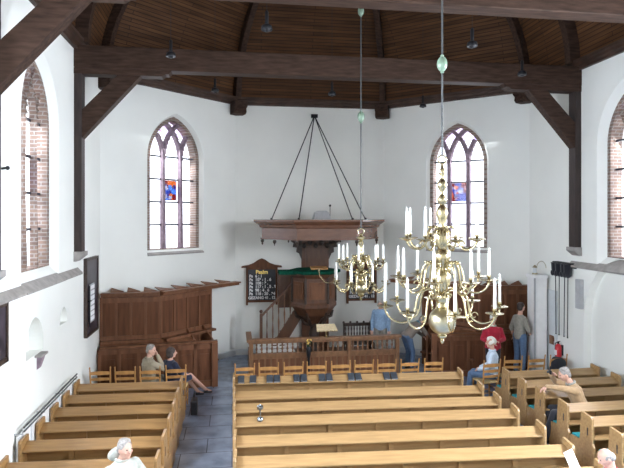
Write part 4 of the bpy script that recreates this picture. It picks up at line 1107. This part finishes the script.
# man in tan jacket leaning on the pew end
person('grey-haired man in a tan jacket leaning on the right pews, hand to his eye', (6.40, 9.32, 0), R_(72),
       {**sit, 'pelvis': (0, -.04, .56), 'neck': (0, .16, 1.04), 'head': (0, .27, 1.20), 'elR': (.30, .34, .98), 'wrR': (.12, .46, 1.14), 'hdR': (-.1, -.06, .06), 'hnR': (-1, 0, 0), 'elL': (-.20, .34, 1.0), 'wrL': (-.10, .58, .99), 'hdL': (.0, .1, -.05),
        'knL': (-.12, .46, .54), 'knR': (.12, .46, .54), 'anL': (-.12, .62, .09), 'anR': (.12, .62, .09), 'collarmat': 'c_grey', 'coat': 1}, 'c_tan', 'c_dark', head=(R_(5), R_(-22)), slim=1.15, sc=1.06)
t = thing('camera', 'small dark camera held to the tan-jacketed man\'s eye', 'camera', (5.93, 9.55, 1.28), R_(72))
b = MB(); b.box(-.055, .055, -.02, .02, -.035, .035); b.build('body', 'iron', t, bevel=.006)
b = MB(); b.lathe([(.025, .02), (.025, .05), (.018, .055)], n=12, mx=Matrix.Rotation(-PI / 2, 3, 'X')); b.build('lens', 'bookcloth', t, smooth=True)
# balding man bottom right
person('balding man with a red scarf at the bottom right, reading', (4.70, 6.22, 0), R_(65),
       {**sit, 'collarmat': 'c_red', 'head': (0, .07, 1.19), 'neck': (0, .0, 1.03), 'wrL': (-.08, .36, .90), 'wrR': (.10, .36, .90), 'elL': (-.22, .12, .78), 'elR': (.22, .12, .78)}, 'c_bluegrey', 'c_dark', hairstyle='bald', head=(R_(12), R_(-28)), slim=1.15)
b = MB(); b.box(-.105, .105, -.15, .15, 0, .003); o = b.build('paper_sheet', 'paper'); o.location = (4.42, 6.60, .98); o.rotation_euler = (R_(62), R_(0), R_(28)); tag(o, 'white printed sheet held up by the balding man', 'paper')
# man in blue shirt behind the railing
person('man in a light blue shirt standing behind the railing', (4.16, 15.05, PLAT), R_(160),
       {**stand, 'head': (0, .05, 1.62)}, 'c_blue', 'c_khaki', hair='hairgrey', head=(0, R_(-15)), sc=.98, slim=1.1)
person('person in a taupe jacket bending down behind the large chandelier', (4.86, 14.55, 0), R_(-70),
       {**stand, 'pelvis': (0, -.12, .92), 'neck': (0, .30, 1.24), 'head': (0, .44, 1.32), 'elL': (-.22, .40, .98), 'elR': (.22, .40, .98), 'wrL': (-.14, .56, .84), 'wrR': (.14, .56, .84), 'collarmat': 'c_teal'}, 'c_taupe', 'c_jeans', hair='hairgrey', head=(0, R_(-40)), slim=1.1)

# ------------------------------------------------------------------ light
W_ = bpy.data.worlds.new('World'); S.world = W_; W_.use_nodes = True
bg = W_.node_tree.nodes['Background']; bg.inputs[0].default_value = (.93, .96, 1, 1); bg.inputs[1].default_value = 3.5
def arealight(pos, dirv, sx, sz, power, col, name='daylight'):
    L = bpy.data.lights.new(name, 'AREA'); L.shape = 'RECTANGLE'; L.size = sx; L.size_y = sz; L.energy = power; L.color = col
    o = bpy.data.objects.new(name, L); COL.objects.link(o); o.location = pos
    o.rotation_euler = V(dirv).to_track_quat('-Z', 'Z').to_euler(); return o
PW = {'wall_right': 4200, 'wall_left': 2300, 'wall_back_left': 60, 'wall_back_right': 60}
for (W, u, z0, zs, w, p, c) in WIN:
    P = W.P(u, (z0 + zs + 1.1) / 2 + .05, TH + .12)
    pw = PW[W.name]
    near = P.y < 8
    arealight(P, -W.n + V((0, 0, -.62)), w + .1, zs + 1.3 - z0, (pw if near else (160 if P.y < 12 else 120)), (.86, .93, 1) if W.name == 'wall_left' else (.90, .955, 1))

# ------------------------------------------------------------------ camera
cam = bpy.data.cameras.new('Camera'); co = bpy.data.objects.new('Camera', cam); COL.objects.link(co); S.camera = co
cam.sensor_width = 36; cam.lens = 36 * 547 / 624; cam.shift_y = -17 / 624; cam.clip_end = 100
co.location = (0, 0, 4.2); co.rotation_euler = (PI / 2, 0, -math.atan2(80, 547))
S.view_settings.view_transform = 'Standard'; S.view_settings.look = 'None'; S.view_settings.gamma = 1; S.view_settings.exposure = 0.3
S.view_settings.use_curve_mapping = False
